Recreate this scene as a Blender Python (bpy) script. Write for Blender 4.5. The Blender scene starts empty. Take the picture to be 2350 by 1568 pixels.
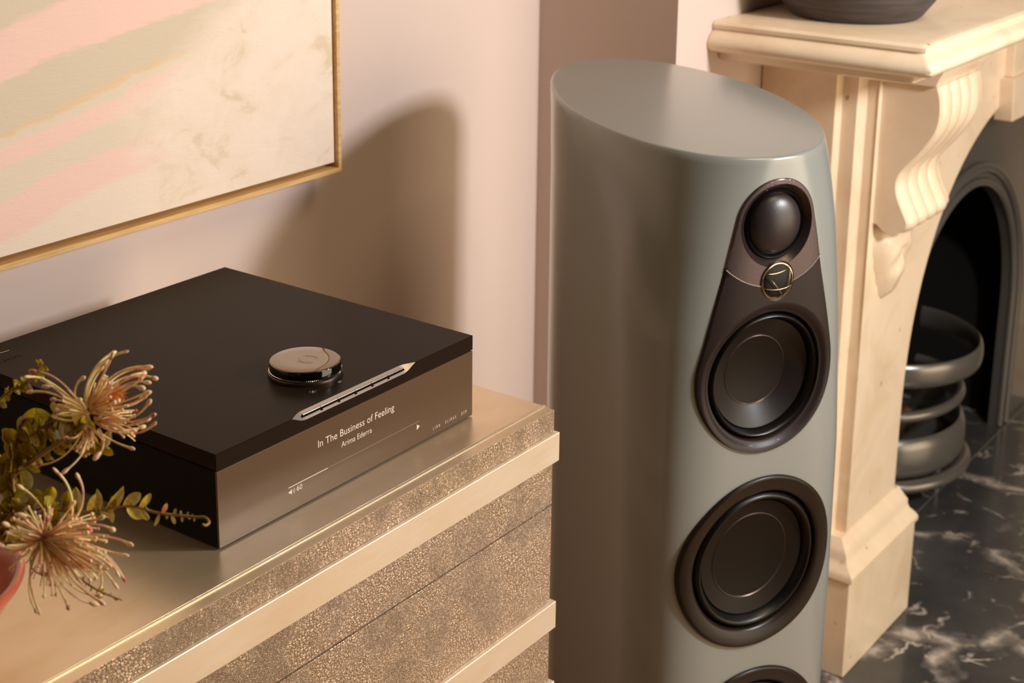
import bpy, bmesh, math, random
from math import sin, cos, pi, sqrt, atan2
from mathutils import Vector, Matrix
random.seed(7)
SC = bpy.context.scene
COL = SC.collection

# ------------------------------------------------------------------ camera
CAM = Vector((-0.8027, -0.8779, 1.5192))
FP, PX, PY = 3516.15, 1160.39, 411.37        # focal length and principal point in px of the 2350x1568 frame (shift lens)
def cam_axes(yaw=0.9416, pitch=0.2618, roll=0.0112):
    f = Vector((sin(yaw)*cos(pitch), cos(yaw)*cos(pitch), -sin(pitch)))
    r = f.cross(Vector((0, 0, 1))).normalized(); u = r.cross(f)
    return r*cos(roll) + u*sin(roll), -r*sin(roll) + u*cos(roll), f
CR, CU, CF = cam_axes()
cd = bpy.data.cameras.new('camera'); cam = bpy.data.objects.new('camera', cd); COL.objects.link(cam)
m = Matrix.Identity(4)
for i in range(3):
    m[i][0] = CR[i]; m[i][1] = CU[i]; m[i][2] = -CF[i]; m[i][3] = CAM[i]
cam.matrix_world = m
cd.sensor_fit = 'HORIZONTAL'; cd.sensor_width = 36.0; cd.lens = FP/2350*36
cd.shift_x = (1175-PX)/2350; cd.shift_y = (PY-784)/2350
cd.clip_start = 0.05; cd.clip_end = 60
cd.dof.use_dof = True; cd.dof.focus_distance = 1.42; cd.dof.aperture_fstop = 10.0
SC.camera = cam
def at(u, v, t):
    "world point seen at photograph pixel (u, v), t metres along the camera's forward axis"
    return CAM + (CF + CR*((u-PX)/FP) - CU*((v-PY)/FP))*t

# ------------------------------------------------------------------ world, lights, exposure
def srgb(r, g, b):
    f = lambda c: (c/255/12.92) if c/255 <= 0.04045 else ((c/255+0.055)/1.055)**2.4
    return (f(r), f(g), f(b), 1.0)
W = bpy.data.worlds.new('world'); SC.world = W; W.use_nodes = True
W.node_tree.nodes['Background'].inputs[0].default_value = (1.0, 0.70, 0.46, 1)
W.node_tree.nodes['Background'].inputs[1].default_value = 0.012
def area(name, loc, target, size, power, color, size_y=None, spread=None):
    L = bpy.data.lights.new(name, 'AREA'); L.energy = power; L.color = color
    L.shape = 'RECTANGLE'; L.size = size; L.size_y = size_y or size
    if spread: L.spread = spread
    o = bpy.data.objects.new(name, L); COL.objects.link(o); o.location = loc
    o.rotation_euler = (Vector(target)-Vector(loc)).to_track_quat('-Z', 'Y').to_euler()
    return o
area('key_lamp', (1.12, -1.38, 1.68), (0.9, 0.3, 0.9), 0.18, 27, (1.0, 1.0, 1.04), 0.22)
area('ceiling_lamp', (0.95, -1.25, 3.0), (0.8, 0.3, 0.9), 0.9, 17, (1.0, 0.80, 0.50))
area('front_fill', (1.75, -3.3, 1.02), (1.0, 0.0, 0.9), 2.4, 60, (1.0, 0.82, 0.58), 1.95)  # broad soft fill added in front to brighten speaker and wall shadow, no window
SC.view_settings.view_transform = 'Standard'; SC.view_settings.look = 'None'
SC.view_settings.gamma = 1.0; SC.view_settings.use_curve_mapping = False
SC.view_settings.exposure = 0.0

# ------------------------------------------------------------------ node helpers
def mat(name, color, rough=0.5, metal=0.0, coat=0.0, coat_rough=0.1, spec=0.5, sheen=0.0, aniso=0.0):
    M = bpy.data.materials.new(name); M.use_nodes = True
    b = M.node_tree.nodes['Principled BSDF']
    b.inputs['Base Color'].default_value = color; b.inputs['Roughness'].default_value = rough
    b.inputs['Metallic'].default_value = metal; b.inputs['Coat Weight'].default_value = coat
    b.inputs['Coat Roughness'].default_value = coat_rough; b.inputs['Specular IOR Level'].default_value = spec
    b.inputs['Sheen Weight'].default_value = sheen; b.inputs['Anisotropic'].default_value = aniso
    return M
class NT:
    def __init__(s, M): s.t = M.node_tree; s.b = s.t.nodes['Principled BSDF']
    def n(s, typ, **kw):
        x = s.t.nodes.new(typ)
        for k, v in kw.items():
            if k in x.inputs.keys(): x.inputs[k].default_value = v
            else: setattr(x, k, v)
        return x
    def l(s, a, b): s.t.links.new(a, b)
    def coords(s, scale=(1, 1, 1), rot=(0, 0, 0), kind='Object', loc=(0, 0, 0)):
        tc = s.n('ShaderNodeTexCoord'); mp = s.n('ShaderNodeMapping')
        mp.inputs['Scale'].default_value = scale; mp.inputs['Rotation'].default_value = rot; mp.inputs['Location'].default_value = loc
        s.l(tc.outputs[kind], mp.inputs['Vector']); return mp.outputs['Vector']
    def noise(s, vec, scale, detail=4, rough=0.55, dist=0.0):
        x = s.n('ShaderNodeTexNoise'); x.inputs['Scale'].default_value = scale; x.inputs['Detail'].default_value = detail
        x.inputs['Roughness'].default_value = rough; x.inputs['Distortion'].default_value = dist
        s.l(vec, x.inputs['Vector']); return x.outputs['Fac']
    def voro(s, vec, scale, feature='F1', rnd=1.0):
        x = s.n('ShaderNodeTexVoronoi'); x.feature = feature; x.inputs['Scale'].default_value = scale
        x.inputs['Randomness'].default_value = rnd
        s.l(vec, x.inputs['Vector']); return x.outputs['Distance']
    def ramp(s, fac, stops, interp='LINEAR'):
        x = s.n('ShaderNodeValToRGB'); cr = x.color_ramp; cr.interpolation = interp
        while len(cr.elements) < len(stops): cr.elements.new(0.5)
        for e, (p, c) in zip(cr.elements, stops):
            e.position = p; e.color = c if len(c) == 4 else (*c, 1)
        s.l(fac, x.inputs['Fac']); return x.outputs['Color']
    def mix(s, fac, a, b, blend='MIX'):
        x = s.n('ShaderNodeMix'); x.data_type = 'RGBA'; x.blend_type = blend
        for key, v in ((0, fac), (6, a), (7, b)):
            if isinstance(v, (int, float)): x.inputs[key].default_value = v
            elif isinstance(v, (tuple, list)): x.inputs[key].default_value = v
            else: s.l(v, x.inputs[key])
        return x.outputs[2]
    def math(s, op, a, b=None):
        x = s.n('ShaderNodeMath'); x.operation = op
        for i, v in enumerate((a, b)):
            if v is None: continue
            if isinstance(v, (int, float)): x.inputs[i].default_value = v
            else: s.l(v, x.inputs[i])
        return x.outputs[0]
    def bump(s, h, strength=0.3, dist=0.002, prev=None):
        x = s.n('ShaderNodeBump'); x.inputs['Strength'].default_value = strength; x.inputs['Distance'].default_value = dist
        s.l(h, x.inputs['Height'])
        if prev: s.l(prev, x.inputs['Normal'])
        s.l(x.outputs['Normal'], s.b.inputs['Normal']); return x.outputs['Normal']
    def color(s, c): s.l(c, s.b.inputs['Base Color'])
    def rough(s, c): s.l(c, s.b.inputs['Roughness'])
g = lambda v: (v, v, v, 1)

# ------------------------------------------------------------------ materials
M = {}
w = M['wall'] = mat('wall_paint', srgb(216, 194, 182), 0.62); t = NT(w); v = t.coords()
t.color(t.mix(t.noise(v, 3.0, 3), srgb(211, 190, 178), srgb(217, 196, 184))); t.bump(t.noise(v, 180, 3), 0.05, 0.001)

w = M['ash'] = mat('pale_wood', srgb(222, 180, 120), 0.5); t = NT(w); v = t.coords((3, 40, 40))
t.color(t.ramp(t.noise(v, 6, 5), [(0.3, srgb(205, 160, 98)), (0.7, srgb(232, 190, 130))])); t.bump(t.noise(v, 30, 3), 0.1, 0.0005)

# canvas of the picture: broad slanting strokes of pink and sage over a chalky cream ground
w = M['canvas'] = mat('painted_canvas', srgb(225, 205, 180), 0.7); t = NT(w)
tc = t.n('ShaderNodeTexCoord'); sep = t.n('ShaderNodeSeparateXYZ'); t.l(tc.outputs['Object'], sep.inputs[0])
X, Z = sep.outputs['X'], sep.outputs['Z']
vw = t.coords((1, 1, 2.2), (0, math.radians(-12), 0))
wob = t.math('SUBTRACT', t.noise(vw, 7, 3, 0.5), 0.5)
fine = t.math('SUBTRACT', t.noise(t.coords((1, 1, 6), (0, math.radians(-14), 0)), 30, 4, 0.6), 0.5)
# band coordinate d = z - k x + wobble
Zw = t.math('ADD', Z, 0.993)
d = t.math('SUBTRACT', Zw, t.math('MULTIPLY', t.math('SUBTRACT', X, 0.13), 0.18))
d = t.math('ADD', t.math('ADD', d, t.math('MULTIPLY', wob, 0.045)), t.math('MULTIPLY', fine, 0.014))
PINK, SAGE, CREAM, TAN, PALE = srgb(242, 203, 188), srgb(216, 199, 174), srgb(236, 216, 196), srgb(230, 196, 154), srgb(226, 209, 186)
dn = t.math('MULTIPLY', t.math('SUBTRACT', d, 0.98), 1/0.30)
base = t.ramp(dn, [(0.00, CREAM), (0.13, CREAM), (0.165, PINK), (0.27, PINK), (0.295, PALE), (0.395, PALE), (0.41, PINK), (0.475, PINK), (0.49, PALE), (0.512, PALE),
                   (0.525, TAN), (0.54, SAGE), (0.69, SAGE), (0.705, PINK), (0.86, PINK), (0.885, SAGE)])
dd_ = t.math('MAXIMUM', t.math('SUBTRACT', d, 1.11), 0.0)
xm = t.math('SUBTRACT', t.math('ADD', X, t.math('MULTIPLY', wob, 0.22)), t.math('MULTIPLY', dd_, 2.0))
mask = t.ramp(t.math('MULTIPLY', t.math('SUBTRACT', xm, 0.22), 1/0.26), [(0.20, g(0)), (0.62, g(1))])
mott = t.noise(t.coords((1, 1, 1.4)), 16, 6, 0.65, 0.6)
cream = t.ramp(mott, [(0.34, srgb(222, 201, 174)), (0.43, srgb(237, 217, 196)), (0.6, srgb(241, 222, 204))])
t.color(t.mix(mask, base, cream))
b1 = t.bump(t.noise(t.coords((1, 1, 5), (0, math.radians(-14), 0)), 60, 6, 0.65), 0.25, 0.002)
t.bump(t.noise(t.coords(), 22, 5, 0.7, 1.5), 0.15, 0.003, b1)

# brass sheet, brushed
def brass(name, c1, c2, rough, metal=0.85):
    w = mat(name, c1, rough, metal); t = NT(w)
    v = t.coords((1.2, 60, 60)); n1 = t.noise(v, 12, 5, 0.6)
    big = t.noise(t.coords((1, 2, 2)), 9, 4, 0.6)
    t.color(t.mix(t.ramp(big, [(0.35, g(0)), (0.7, g(1))]), c1, c2))
    t.rough(t.math('ADD', t.math('MULTIPLY', n1, 0.16), rough-0.06))
    t.bump(n1, 0.12, 0.0006)
    return w
M['brass'] = brass('brushed_brass', srgb(240, 218, 188), srgb(228, 202, 164), 0.30, metal=0.75)
M['brass_pale'] = brass('polished_brass_band', srgb(244, 226, 202), srgb(236, 212, 180), 0.40, metal=0.5)
# crackled, stamped brass sheet
w = M['brass_stamp'] = mat('stamped_brass', srgb(216, 182, 140), 0.42, 0.6); t = NT(w)
v0 = t.coords((1, 1, 1)); sc = t.coords((1, 1, 1))
dist = t.n('ShaderNodeTexNoise'); dist.inputs['Scale'].default_value = 220; t.l(v0, dist.inputs['Vector'])
mx = t.n('ShaderNodeMix'); mx.data_type = 'VECTOR'; mx.inputs[0].default_value = 0.006; t.l(v0, mx.inputs[4]); t.l(dist.outputs['Color'], mx.inputs[5])
vv = mx.outputs[1]
cell = t.voro(vv, 290, 'DISTANCE_TO_EDGE')
cell2 = t.voro(vv, 760, 'DISTANCE_TO_EDGE')
patch = t.noise(v0, 22, 4, 0.6)
big = t.noise(t.coords((1, 1, 1.5)), 6, 4, 0.6)
crk = t.ramp(cell, [(0.0, g(0)), (0.10, g(0.45)), (0.28, g(1))])
crk2 = t.ramp(cell2, [(0.0, g(0)), (0.30, g(1))])
pk = t.ramp(patch, [(0.42, g(0)), (0.56, g(1))])
hgt = t.mix(pk, crk2, crk)
colr = t.mix(t.ramp(big, [(0.35, g(0)), (0.65, g(1))]), srgb(232, 204, 178), srgb(216, 190, 158))
dark = t.mix(hgt, srgb(112, 80, 54), colr)
t.color(t.mix(0.75, colr, dark)); t.bump(hgt, 0.65, 0.0010)
t.rough(t.math('SUBTRACT', 0.50, t.math('MULTIPLY', hgt, 0.12)))

w = M['floor_wood'] = mat('oak_boards', srgb(176, 138, 98), 0.4); t = NT(w); t.color(t.ramp(t.noise(t.coords((1.5, 25, 25)), 6, 5), [(0.3, srgb(160, 122, 84)), (0.7, srgb(192, 154, 112))]))
M['grout'] = mat('grout', srgb(120, 112, 104), 0.7)
M['groove'] = mat('dark_groove', srgb(58, 40, 24), 0.7)
M['anodised'] = mat('black_anodised_metal', (0.019, 0.011, 0.007, 1), 0.30, 0.0, 0.0, spec=0.04)
t = NT(M['anodised']); t.bump(t.noise(t.coords(), 2500, 2), 0.05, 0.0003)
M['black'] = mat('black_body', (0.0015, 0.0013, 0.0012, 1), 0.5, spec=0.08)
M['seam'] = mat('black_seam', (0.002, 0.002, 0.002, 1), 0.8, spec=0.1)
M['glass_front'] = mat('reflection_brown_front', srgb(92, 70, 52), 0.30, 0.0, 0.0, 0.12, spec=0.25)  # brown reflection of the room is put into the base colour of the glass
M['ink'] = mat('display_white', srgb(205, 190, 178), 0.5); NT(M['ink']).b.inputs['Emission Color'].default_value = srgb(225, 205, 190); NT(M['ink']).b.inputs['Emission Strength'].default_value = 0.28
M['ink_dim'] = mat('display_dim', srgb(150, 130, 115), 0.5); NT(M['ink_dim']).b.inputs['Emission Color'].default_value = srgb(190, 170, 150); NT(M['ink_dim']).b.inputs['Emission Strength'].default_value = 0.10
M['engraved'] = mat('engraved_lettering', srgb(190, 176, 160), 0.45)
M['pewter'] = mat('pewter_metal', srgb(168, 152, 142), 0.36, 0.55)
M['collar'] = mat('dark_pewter', srgb(96, 84, 76), 0.3, 0.9)
M['silver'] = mat('bright_button_metal', srgb(236, 214, 200), 0.2, 1.0)
M['chrome'] = mat('chrome', srgb(225, 212, 200), 0.1, 1.0)
M['gilt'] = mat('gilt_wire', srgb(206, 192, 162), 0.16, 1.0)
M['lens'] = mat('dark_glass_lens', srgb(120, 100, 84), 0.05, 0.7, 0.5, 0.02, spec=0.9)
M['knob_black'] = mat('knob_black', (0.003, 0.003, 0.003, 1), 0.08, 0.0, spec=0.6)

w = M['sage'] = mat('sage_paint', srgb(142, 143, 137), 0.28, 0.0, 0.7, 0.2, spec=0.5); w.node_tree.nodes['Principled BSDF'].inputs['Coat IOR'].default_value = 1.6
M['trim'] = mat('driver_trim', srgb(34, 24, 18), 0.30, 0.0, spec=0.28)
M['plate'] = mat('satin_faceplate', srgb(40, 30, 28), 0.40, 0.15, spec=0.3)
M['waveguide'] = mat('waveguide_metal', srgb(70, 58, 57), 0.28, 0.7)
w = M['ribbed'] = mat('ribbed_metal', srgb(88, 75, 74), 0.34, 0.75); t = NT(w)
wv = t.n('ShaderNodeTexWave'); wv.bands_direction = 'Z'; wv.inputs['Scale'].default_value = 190; t.l(t.coords(), wv.inputs['Vector'])
t.bump(wv.outputs['Fac'], 0.35, 0.0006)
M['cone'] = mat('driver_cone', srgb(26, 18, 12), 0.45, spec=0.18)
M['cap'] = mat('dust_cap', srgb(22, 15, 10), 0.42, spec=0.16)
M['cone_mid'] = mat('driver_cone_gloss', srgb(30, 23, 20), 0.36, 0.1, spec=0.35)
M['rubber'] = mat('rubber_surround', srgb(14, 10, 9), 0.34, spec=0.35)
M['dome'] = mat('fabric_dome', srgb(46, 37, 37), 0.36, 0.15, spec=0.6)
t = NT(M['dome']); t.bump(t.noise(t.coords(), 900, 2), 0.25, 0.0004)
M['ridge'] = mat('cone_ridge', srgb(110, 90, 80), 0.3, 0.6)
M['mesh'] = mat('grille_mesh', srgb(34, 27, 22), 0.5, 0.5)
t = NT(M['mesh']); t.bump(t.voro(t.coords(), 1400), 0.6, 0.0006)

# cream marble
w = M['marble'] = mat('cream_marble', srgb(232, 204, 172), 0.30, 0.0, 0.3, 0.15); t = NT(w); v = t.coords()
n1 = t.noise(v, 5, 6, 0.6, 0.8); n2 = t.noise(v, 28, 5, 0.6)
c = t.ramp(n1, [(0.3, srgb(233, 207, 172)), (0.5, srgb(243, 220, 190)), (0.72, srgb(227, 199, 164))])
spots = t.ramp(t.voro(t.coords((1, 1, 0.6)), 24), [(0.06, g(1)), (0.11, g(0))])
sp2 = t.math('MULTIPLY', spots, t.ramp(n2, [(0.48, g(0)), (0.56, g(1))]))
t.color(t.mix(t.math('MULTIPLY', sp2, 0.75), c, srgb(150, 104, 66))); t.rough(t.math('ADD', 0.24, t.math('MULTIPLY', n2, 0.16)))
t.bump(n2, 0.08, 0.002)

# black veined marble for the floor slabs
w = M['nero'] = mat('black_veined_marble', srgb(32, 30, 30), 0.20, 0.0, 0.25, 0.1); t = NT(w); v = t.coords()
dn_ = t.n('ShaderNodeTexNoise'); dn_.inputs['Scale'].default_value = 5; dn_.inputs['Detail'].default_value = 6; t.l(v, dn_.inputs['Vector'])
mx = t.n('ShaderNodeMix'); mx.data_type = 'VECTOR'; mx.inputs[0].default_value = 0.22; t.l(v, mx.inputs[4]); t.l(dn_.outputs['Color'], mx.inputs[5])
e1 = t.voro(mx.outputs[1], 4.2, 'DISTANCE_TO_EDGE'); e2 = t.voro(mx.outputs[1], 11, 'DISTANCE_TO_EDGE')
pt = t.ramp(t.noise(v, 8, 4, 0.6), [(0.44, g(0)), (0.60, g(1))]); pt2 = t.ramp(t.noise(v, 13, 4, 0.6), [(0.52, g(0)), (0.62, g(1))])
vn = t.math('MULTIPLY', t.ramp(e1, [(0.0, g(1)), (0.045, g(0.35)), (0.09, g(0))]), pt)
vn2 = t.math('MULTIPLY', t.ramp(e2, [(0.0, g(0.9)), (0.05, g(0))]), pt2)
vv = t.math('MAXIMUM', vn, vn2)
bs = t.mix(t.noise(v, 6, 5, 0.65), srgb(34, 34, 36), srgb(92, 90, 88))
t.color(t.mix(vv, bs, srgb(214, 200, 186)))
M['iron'] = mat('cast_iron', srgb(124, 118, 112), 0.27, 0.55, spec=0.5)
t = NT(M['iron']); t.bump(t.noise(t.coords(), 220, 4), 0.12, 0.001)
M['soot'] = mat('sooty_brick', srgb(16, 11, 8), 0.9); 
M['ember'] = mat('fire_log', srgb(96, 66, 46), 0.85); t = NT(M['ember']); t.bump(t.noise(t.coords(), 60, 5), 0.6, 0.005)
w = M['stone_bowl'] = mat('dark_stoneware', srgb(66, 58, 56), 0.65); t = NT(w); v = t.coords((1, 1, 18)); n1 = t.noise(v, 14, 5, 0.7)
t.color(t.ramp(n1, [(0.3, srgb(52, 45, 44)), (0.7, srgb(86, 76, 72))])); t.bump(n1, 0.4, 0.002)
w = M['terracotta'] = mat('coral_glaze', srgb(160, 82, 60), 0.22, 0.0, 0.6, 0.1); t = NT(w); v = t.coords()
t.color(t.ramp(t.noise(v, 26, 5, 0.6, 1.0), [(0.3, srgb(172, 80, 54)), (0.5, srgb(192, 94, 68)), (0.66, srgb(200, 110, 84)), (0.72, srgb(140, 80, 44))]))
M['backcover'] = mat('black_connector_cover', srgb(30, 24, 20), 0.5)

# petals and leaves
def plant(name, stops, scale, rough=0.45, sub=0.15):
    w = mat(name, stops[0][1], rough); t = NT(w); v = t.coords()
    t.color(t.ramp(t.noise(v, scale, 3, 0.6), stops)); t.b.inputs['Subsurface Weight'].default_value = sub
    t.b.inputs['Specular IOR Level'].default_value = 0.25
    t.b.inputs['Subsurface Radius'].default_value = (0.004, 0.002, 0.001); t.b.inputs['Subsurface Scale'].default_value = 0.5
    return w
M['style'] = plant('style_filament', [(0.32, srgb(222, 146, 104)), (0.43, srgb(250, 214, 150)), (0.60, srgb(254, 236, 168))], 75)
M['style_pink'] = plant('style_filament_pink', [(0.30, srgb(214, 120, 100)), (0.46, srgb(250, 200, 164)), (0.68, srgb(252, 222, 168))], 80)
M['tip'] = plant('style_tip', [(0.35, srgb(206, 96, 62)), (0.46, srgb(254, 224, 194)), (0.7, srgb(250, 212, 130))], 90)
M['fluff'] = plant('flower_heart', [(0.35, srgb(226, 118, 98)), (0.5, srgb(240, 164, 98)), (0.7, srgb(244, 186, 108))], 60, 0.6)
M['leaf'] = plant('olive_leaf', [(0.30, srgb(128, 68, 8)), (0.46, srgb(148, 112, 6)), (0.62, srgb(184, 154, 20))], 1.6)
M['leaf_light'] = plant('pale_olive_leaf', [(0.30, srgb(162, 100, 16)), (0.5, srgb(194, 170, 40)), (0.7, srgb(218, 200, 76))], 1.6)
M['leaf_red'] = plant('russet_leaf', [(0.3, srgb(150, 54, 24)), (0.6, srgb(170, 96, 36))], 1.5)
M['stem'] = plant('brown_stem', [(0.3, srgb(126, 82, 44)), (0.6, srgb(172, 140, 74))], 60)

# ------------------------------------------------------------------ mesh helpers
def root_loc(p):
    while p is not None and p.parent is not None: p = p.parent
    return Vector(p.location) if p is not None else Vector((0, 0, 0))
def mesh(name, verts, faces, material, parent=None, smooth=False, angle=None, bevel=None, segs=2):
    "verts in world coordinates"
    off = root_loc(parent)
    me = bpy.data.meshes.new(name); me.from_pydata([tuple(Vector(v)-off) for v in verts], [], faces)
    bm = bmesh.new(); bm.from_mesh(me); bmesh.ops.recalc_face_normals(bm, faces=bm.faces)
    bm.to_mesh(me); bm.free()
    me.materials.append(material)
    if smooth: me.shade_smooth()
    o = bpy.data.objects.new(name, me); COL.objects.link(o)
    if parent is not None: o.parent = parent
    if bevel:
        b = o.modifiers.new('bevel', 'BEVEL'); b.width = bevel; b.segments = segs; b.limit_method = 'ANGLE'; b.angle_limit = math.radians(35)
        me.shade_smooth(); 
        if hasattr(b, 'harden_normals'): b.harden_normals = True
    if angle:
        me.shade_smooth(); me.set_sharp_from_angle(angle=math.radians(angle))
    return o
def tag(o, label=None, cat=None, group=None, kind=None):
    if label: o['label'] = label
    if cat: o['category'] = cat
    if group: o['group'] = group
    if kind: o['kind'] = kind
    return o
def empty(name, loc, label, cat, group=None):
    o = bpy.data.objects.new(name, None); COL.objects.link(o); o.location = loc; o.empty_display_size = 0.05
    return tag(o, label, cat, group)
def boxg(x0, x1, y0, y1, z0, z1):
    v = [(x, y, z) for z in (z0, z1) for y in (y0, y1) for x in (x0, x1)]
    f = [(0, 1, 3, 2), (4, 6, 7, 5), (0, 4, 5, 1), (2, 3, 7, 6), (0, 2, 6, 4), (1, 5, 7, 3)]
    return v, f
def box(name, x0, x1, y0, y1, z0, z1, material, parent=None, bevel=None):
    v, f = boxg(x0, x1, y0, y1, z0, z1); return mesh(name, v, f, material, parent, bevel=bevel)
def join(parts):
    V, F = [], []
    for v, f in parts:
        o = len(V); V += list(v); F += [tuple(i+o for i in q) for q in f]
    return V, F
def prism(poly, lo, hi, put):
    "poly 2-D list; put(a, b, h) -> world point"
    n = len(poly); V = [put(a, b, lo) for a, b in poly]+[put(a, b, hi) for a, b in poly]
    F = [tuple(range(n))[::-1], tuple(range(n, 2*n))]+[(i, (i+1) % n, n+(i+1) % n, n+i) for i in range(n)]
    return V, F
def tube(pts, rad, n=8, cap=True):
    P = [Vector(p) for p in pts]; R = rad if isinstance(rad, (list, tuple)) else [rad]*len(P)
    V, F = [], []; up = None
    for i, p in enumerate(P):
        d = (P[min(i+1, len(P)-1)]-P[max(i-1, 0)]).normalized()
        if up is None: up = d.orthogonal().normalized()
        up = (up-d*up.dot(d)); up = up.normalized() if up.length > 1e-9 else d.orthogonal().normalized()
        s = d.cross(up)
        for k in range(n):
            a = 2*pi*k/n; V.append(p+(up*cos(a)+s*sin(a))*R[i])
    for i in range(len(P)-1):
        for k in range(n):
            F.append((i*n+k, i*n+(k+1) % n, (i+1)*n+(k+1) % n, (i+1)*n+k))
    if cap: F.append(tuple(range(n))[::-1]); F.append(tuple((len(P)-1)*n+k for k in range(n)))
    return V, F
def lathe(prof, n, put, close_lo=True, close_hi=True):
    "prof [(r, h)], put(x, y, h)"
    V, F = [], []
    for r, h in prof:
        for k in range(n):
            a = 2*pi*k/n; V.append(put(r*cos(a), r*sin(a), h))
    for i in range(len(prof)-1):
        for k in range(n):
            F.append((i*n+k, i*n+(k+1) % n, (i+1)*n+(k+1) % n, (i+1)*n+k))
    if close_lo: F.append(tuple(range(n))[::-1])
    if close_hi: F.append(tuple((len(prof)-1)*n+k for k in range(n)))
    return V, F
def sphere(c, r, sx=1, sy=1, sz=1, nu=14, nv=9):
    c = Vector(c); prof = [(max(1e-5, r*sin(pi*i/nv)), -r*cos(pi*i/nv)) for i in range(nv+1)]
    return lathe(prof, nu, lambda x, y, h: c+Vector((x*sx, y*sy, h*sz)))
def bez(a, b, c, n=10):
    a, b, c = Vector(a), Vector(b), Vector(c)
    return [a*(1-t)**2+b*2*t*(1-t)+c*t*t for t in [i/n for i in range(n+1)]]

# ================================================================== ROOM
YW, XB, YB = 0.487, 1.158, 0.239     # painted wall, breast side, breast front
H_ROOM = 2.7
def struct(o): o['kind'] = 'structure'; return o
struct(box('wall_back', -2.6, XB, YW, YW+0.12, 0, H_ROOM, M['wall']))
ob = struct(box('wall_chimney_side', XB, XB+0.10, YB, YW, 0, H_ROOM, M['wall']))
# breast front with the fire opening left free
v, f = join([boxg(XB+0.1001, 1.80, YB, YB+0.12, 0, H_ROOM), boxg(2.76, 3.4, YB, YB+0.12, 0, H_ROOM), boxg(1.80, 2.76, YB, YB+0.12, 0.85, H_ROOM)])
struct(mesh('wall_chimney_front', v, f, M['wall']))
# floor: sub-base with veined marble slabs
FB = box('floor', -2.6, 3.6, -3.2, 0.9, -0.06, -0.012, M['seam']); struct(FB)
PW = 0.16
for i in range(40):
    y0 = -3.2+i*PW; x1 = 1.369 if y0+PW > -0.86 else 3.6
    if y0 >= YW: break
    y1 = min(y0+PW, YW)
    if y0 < -0.855 < y1 and x1 > 2: y1 = -0.855
    box('floor_board', -2.6, x1, y0+0.0008, y1-0.0008, -0.012, 0.0, M['floor_wood'], FB, bevel=0.001)
XS = [-2.6, -1.63, -0.63, 0.37, 1.37, 2.37, 3.37, 3.6]; YS = [-3.2, -2.855, -1.855, -0.85, 0.155, 0.9]
for i in range(len(XS)-1):
    for j in range(len(YS)-1):
        if XS[i] < 1.3 or YS[j] < -0.9: continue
        e = 0.0014
        y1 = YS[j+1]; x1 = XS[i+1]
        o = box('marble_slab', XS[i]+e, x1-e, YS[j]+e, y1-e, -0.012, 0.0, M['nero'], FB, bevel=0.0008)

for nm, a in (('grout', (1.371, 3.6, 0.1536, 0.1564)), ('grout', (2.3686, 2.3714, -0.855, 0.9))):
    box(nm, a[0], a[1], a[2], a[3], -0.012, -0.0006, M['grout'], FB)
# ================================================================== PICTURE
YF = 0.475-0.033
def wallpt(u, v, y):
    d = CF + CR*((u-PX)/FP) - CU*((v-PY)/FP); return CAM + d*((y-CAM.y)/d.y)
YF = YW-0.045
c0 = wallpt(785, 393, YF); c1 = wallpt(779, 383, YF)
FX, FZ, FT = c0.x, c0.z, 0.0062
fr = empty('picture_frame', (0.0, YW, FZ), 'abstract pink, sage and cream painting in a thin pale wood frame on the wall', 'picture')
xl, zt = FX-1.5, FZ+1.0
box('frame_bottom', xl, FX, YF, YW-0.001, FZ, FZ+FT, M['ash'], fr, bevel=0.0006)
box('frame_side', FX-FT, FX, YF, YW-0.001, FZ+FT, zt, M['ash'], fr, bevel=0.0006)
box('frame_side', xl, xl+FT, YF, YW-0.001, FZ+FT, zt, M['ash'], fr, bevel=0.0006)
box('frame_top', xl, FX, YF, YW-0.001, zt, zt+FT, M['ash'], fr, bevel=0.0006)
box('backing_board', xl+FT, FX-FT, YW-0.006, YW-0.001, FZ+FT, zt, M['ash'], fr)
cc = wallpt(768, 373, YF+0.006)
box('canvas', xl+FT+0.008, cc.x, YF+0.006, YW-0.008, cc.z, zt-0.008, M['canvas'], fr, bevel=0.0015)['label'] = 'canvas with slanting strokes of pink and sage over mottled cream'

# ================================================================== CONSOLE
ZT = 0.88; CX = 0.417; CY = -0.055; CXL = -0.80; YBK = YW-0.004
cs = empty('brass_sideboard', (-0.19, 0.2, 0), 'brass-clad sideboard with crackled front panels and plain raised bands, standing against the wall', 'sideboard')
# top sheet, ridge and front strip
box('top_sheet', CXL, CX, -0.041, YBK, ZT-0.012, ZT, M['brass'], cs, bevel=0.0006)
v, f = prism([(-0.0455, ZT-0.004), (-0.0450, ZT+0.0003), (-0.0440, ZT+0.0010), (-0.0425, ZT+0.0007), (-0.0405, ZT-0.004)], CXL, CX, lambda a, b, h: (h, a, b))
mesh('top_ridge', v, f, M['brass'], cs, angle=20)
v, f = prism([(-0.055, ZT-0.0015), (-0.0455, ZT-0.0005), (-0.0455, ZT-0.012), (-0.055, ZT-0.012)], CXL, CX, lambda a, b, h: (h, a, b))
mesh('front_strip', v, f, M['brass'], cs)
CT = 0.003
zr = [(ZT-0.0125, 0.8540, 'upper_rail')]
box('upper_rail', CXL, CX, CY, YBK, 0.8540, ZT-0.0121, M['brass_stamp'], cs)
v, f = boxg(CXL, CX, CY, -0.05, ZT-0.0122, ZT-0.0016); 
box('upper_rail_face', CXL, CX+0.0002, CY-0.0006, CY+0.003, 0.8540, ZT-0.0018, M['brass_stamp'], cs)
BP = 0.005
def band(z0, z1):
    box('band', CXL-BP, CX+BP, CY-BP, YBK, z0, z1, M['brass_pale'], cs, bevel=0.0010)
band(0.8210, 0.8535)
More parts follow.
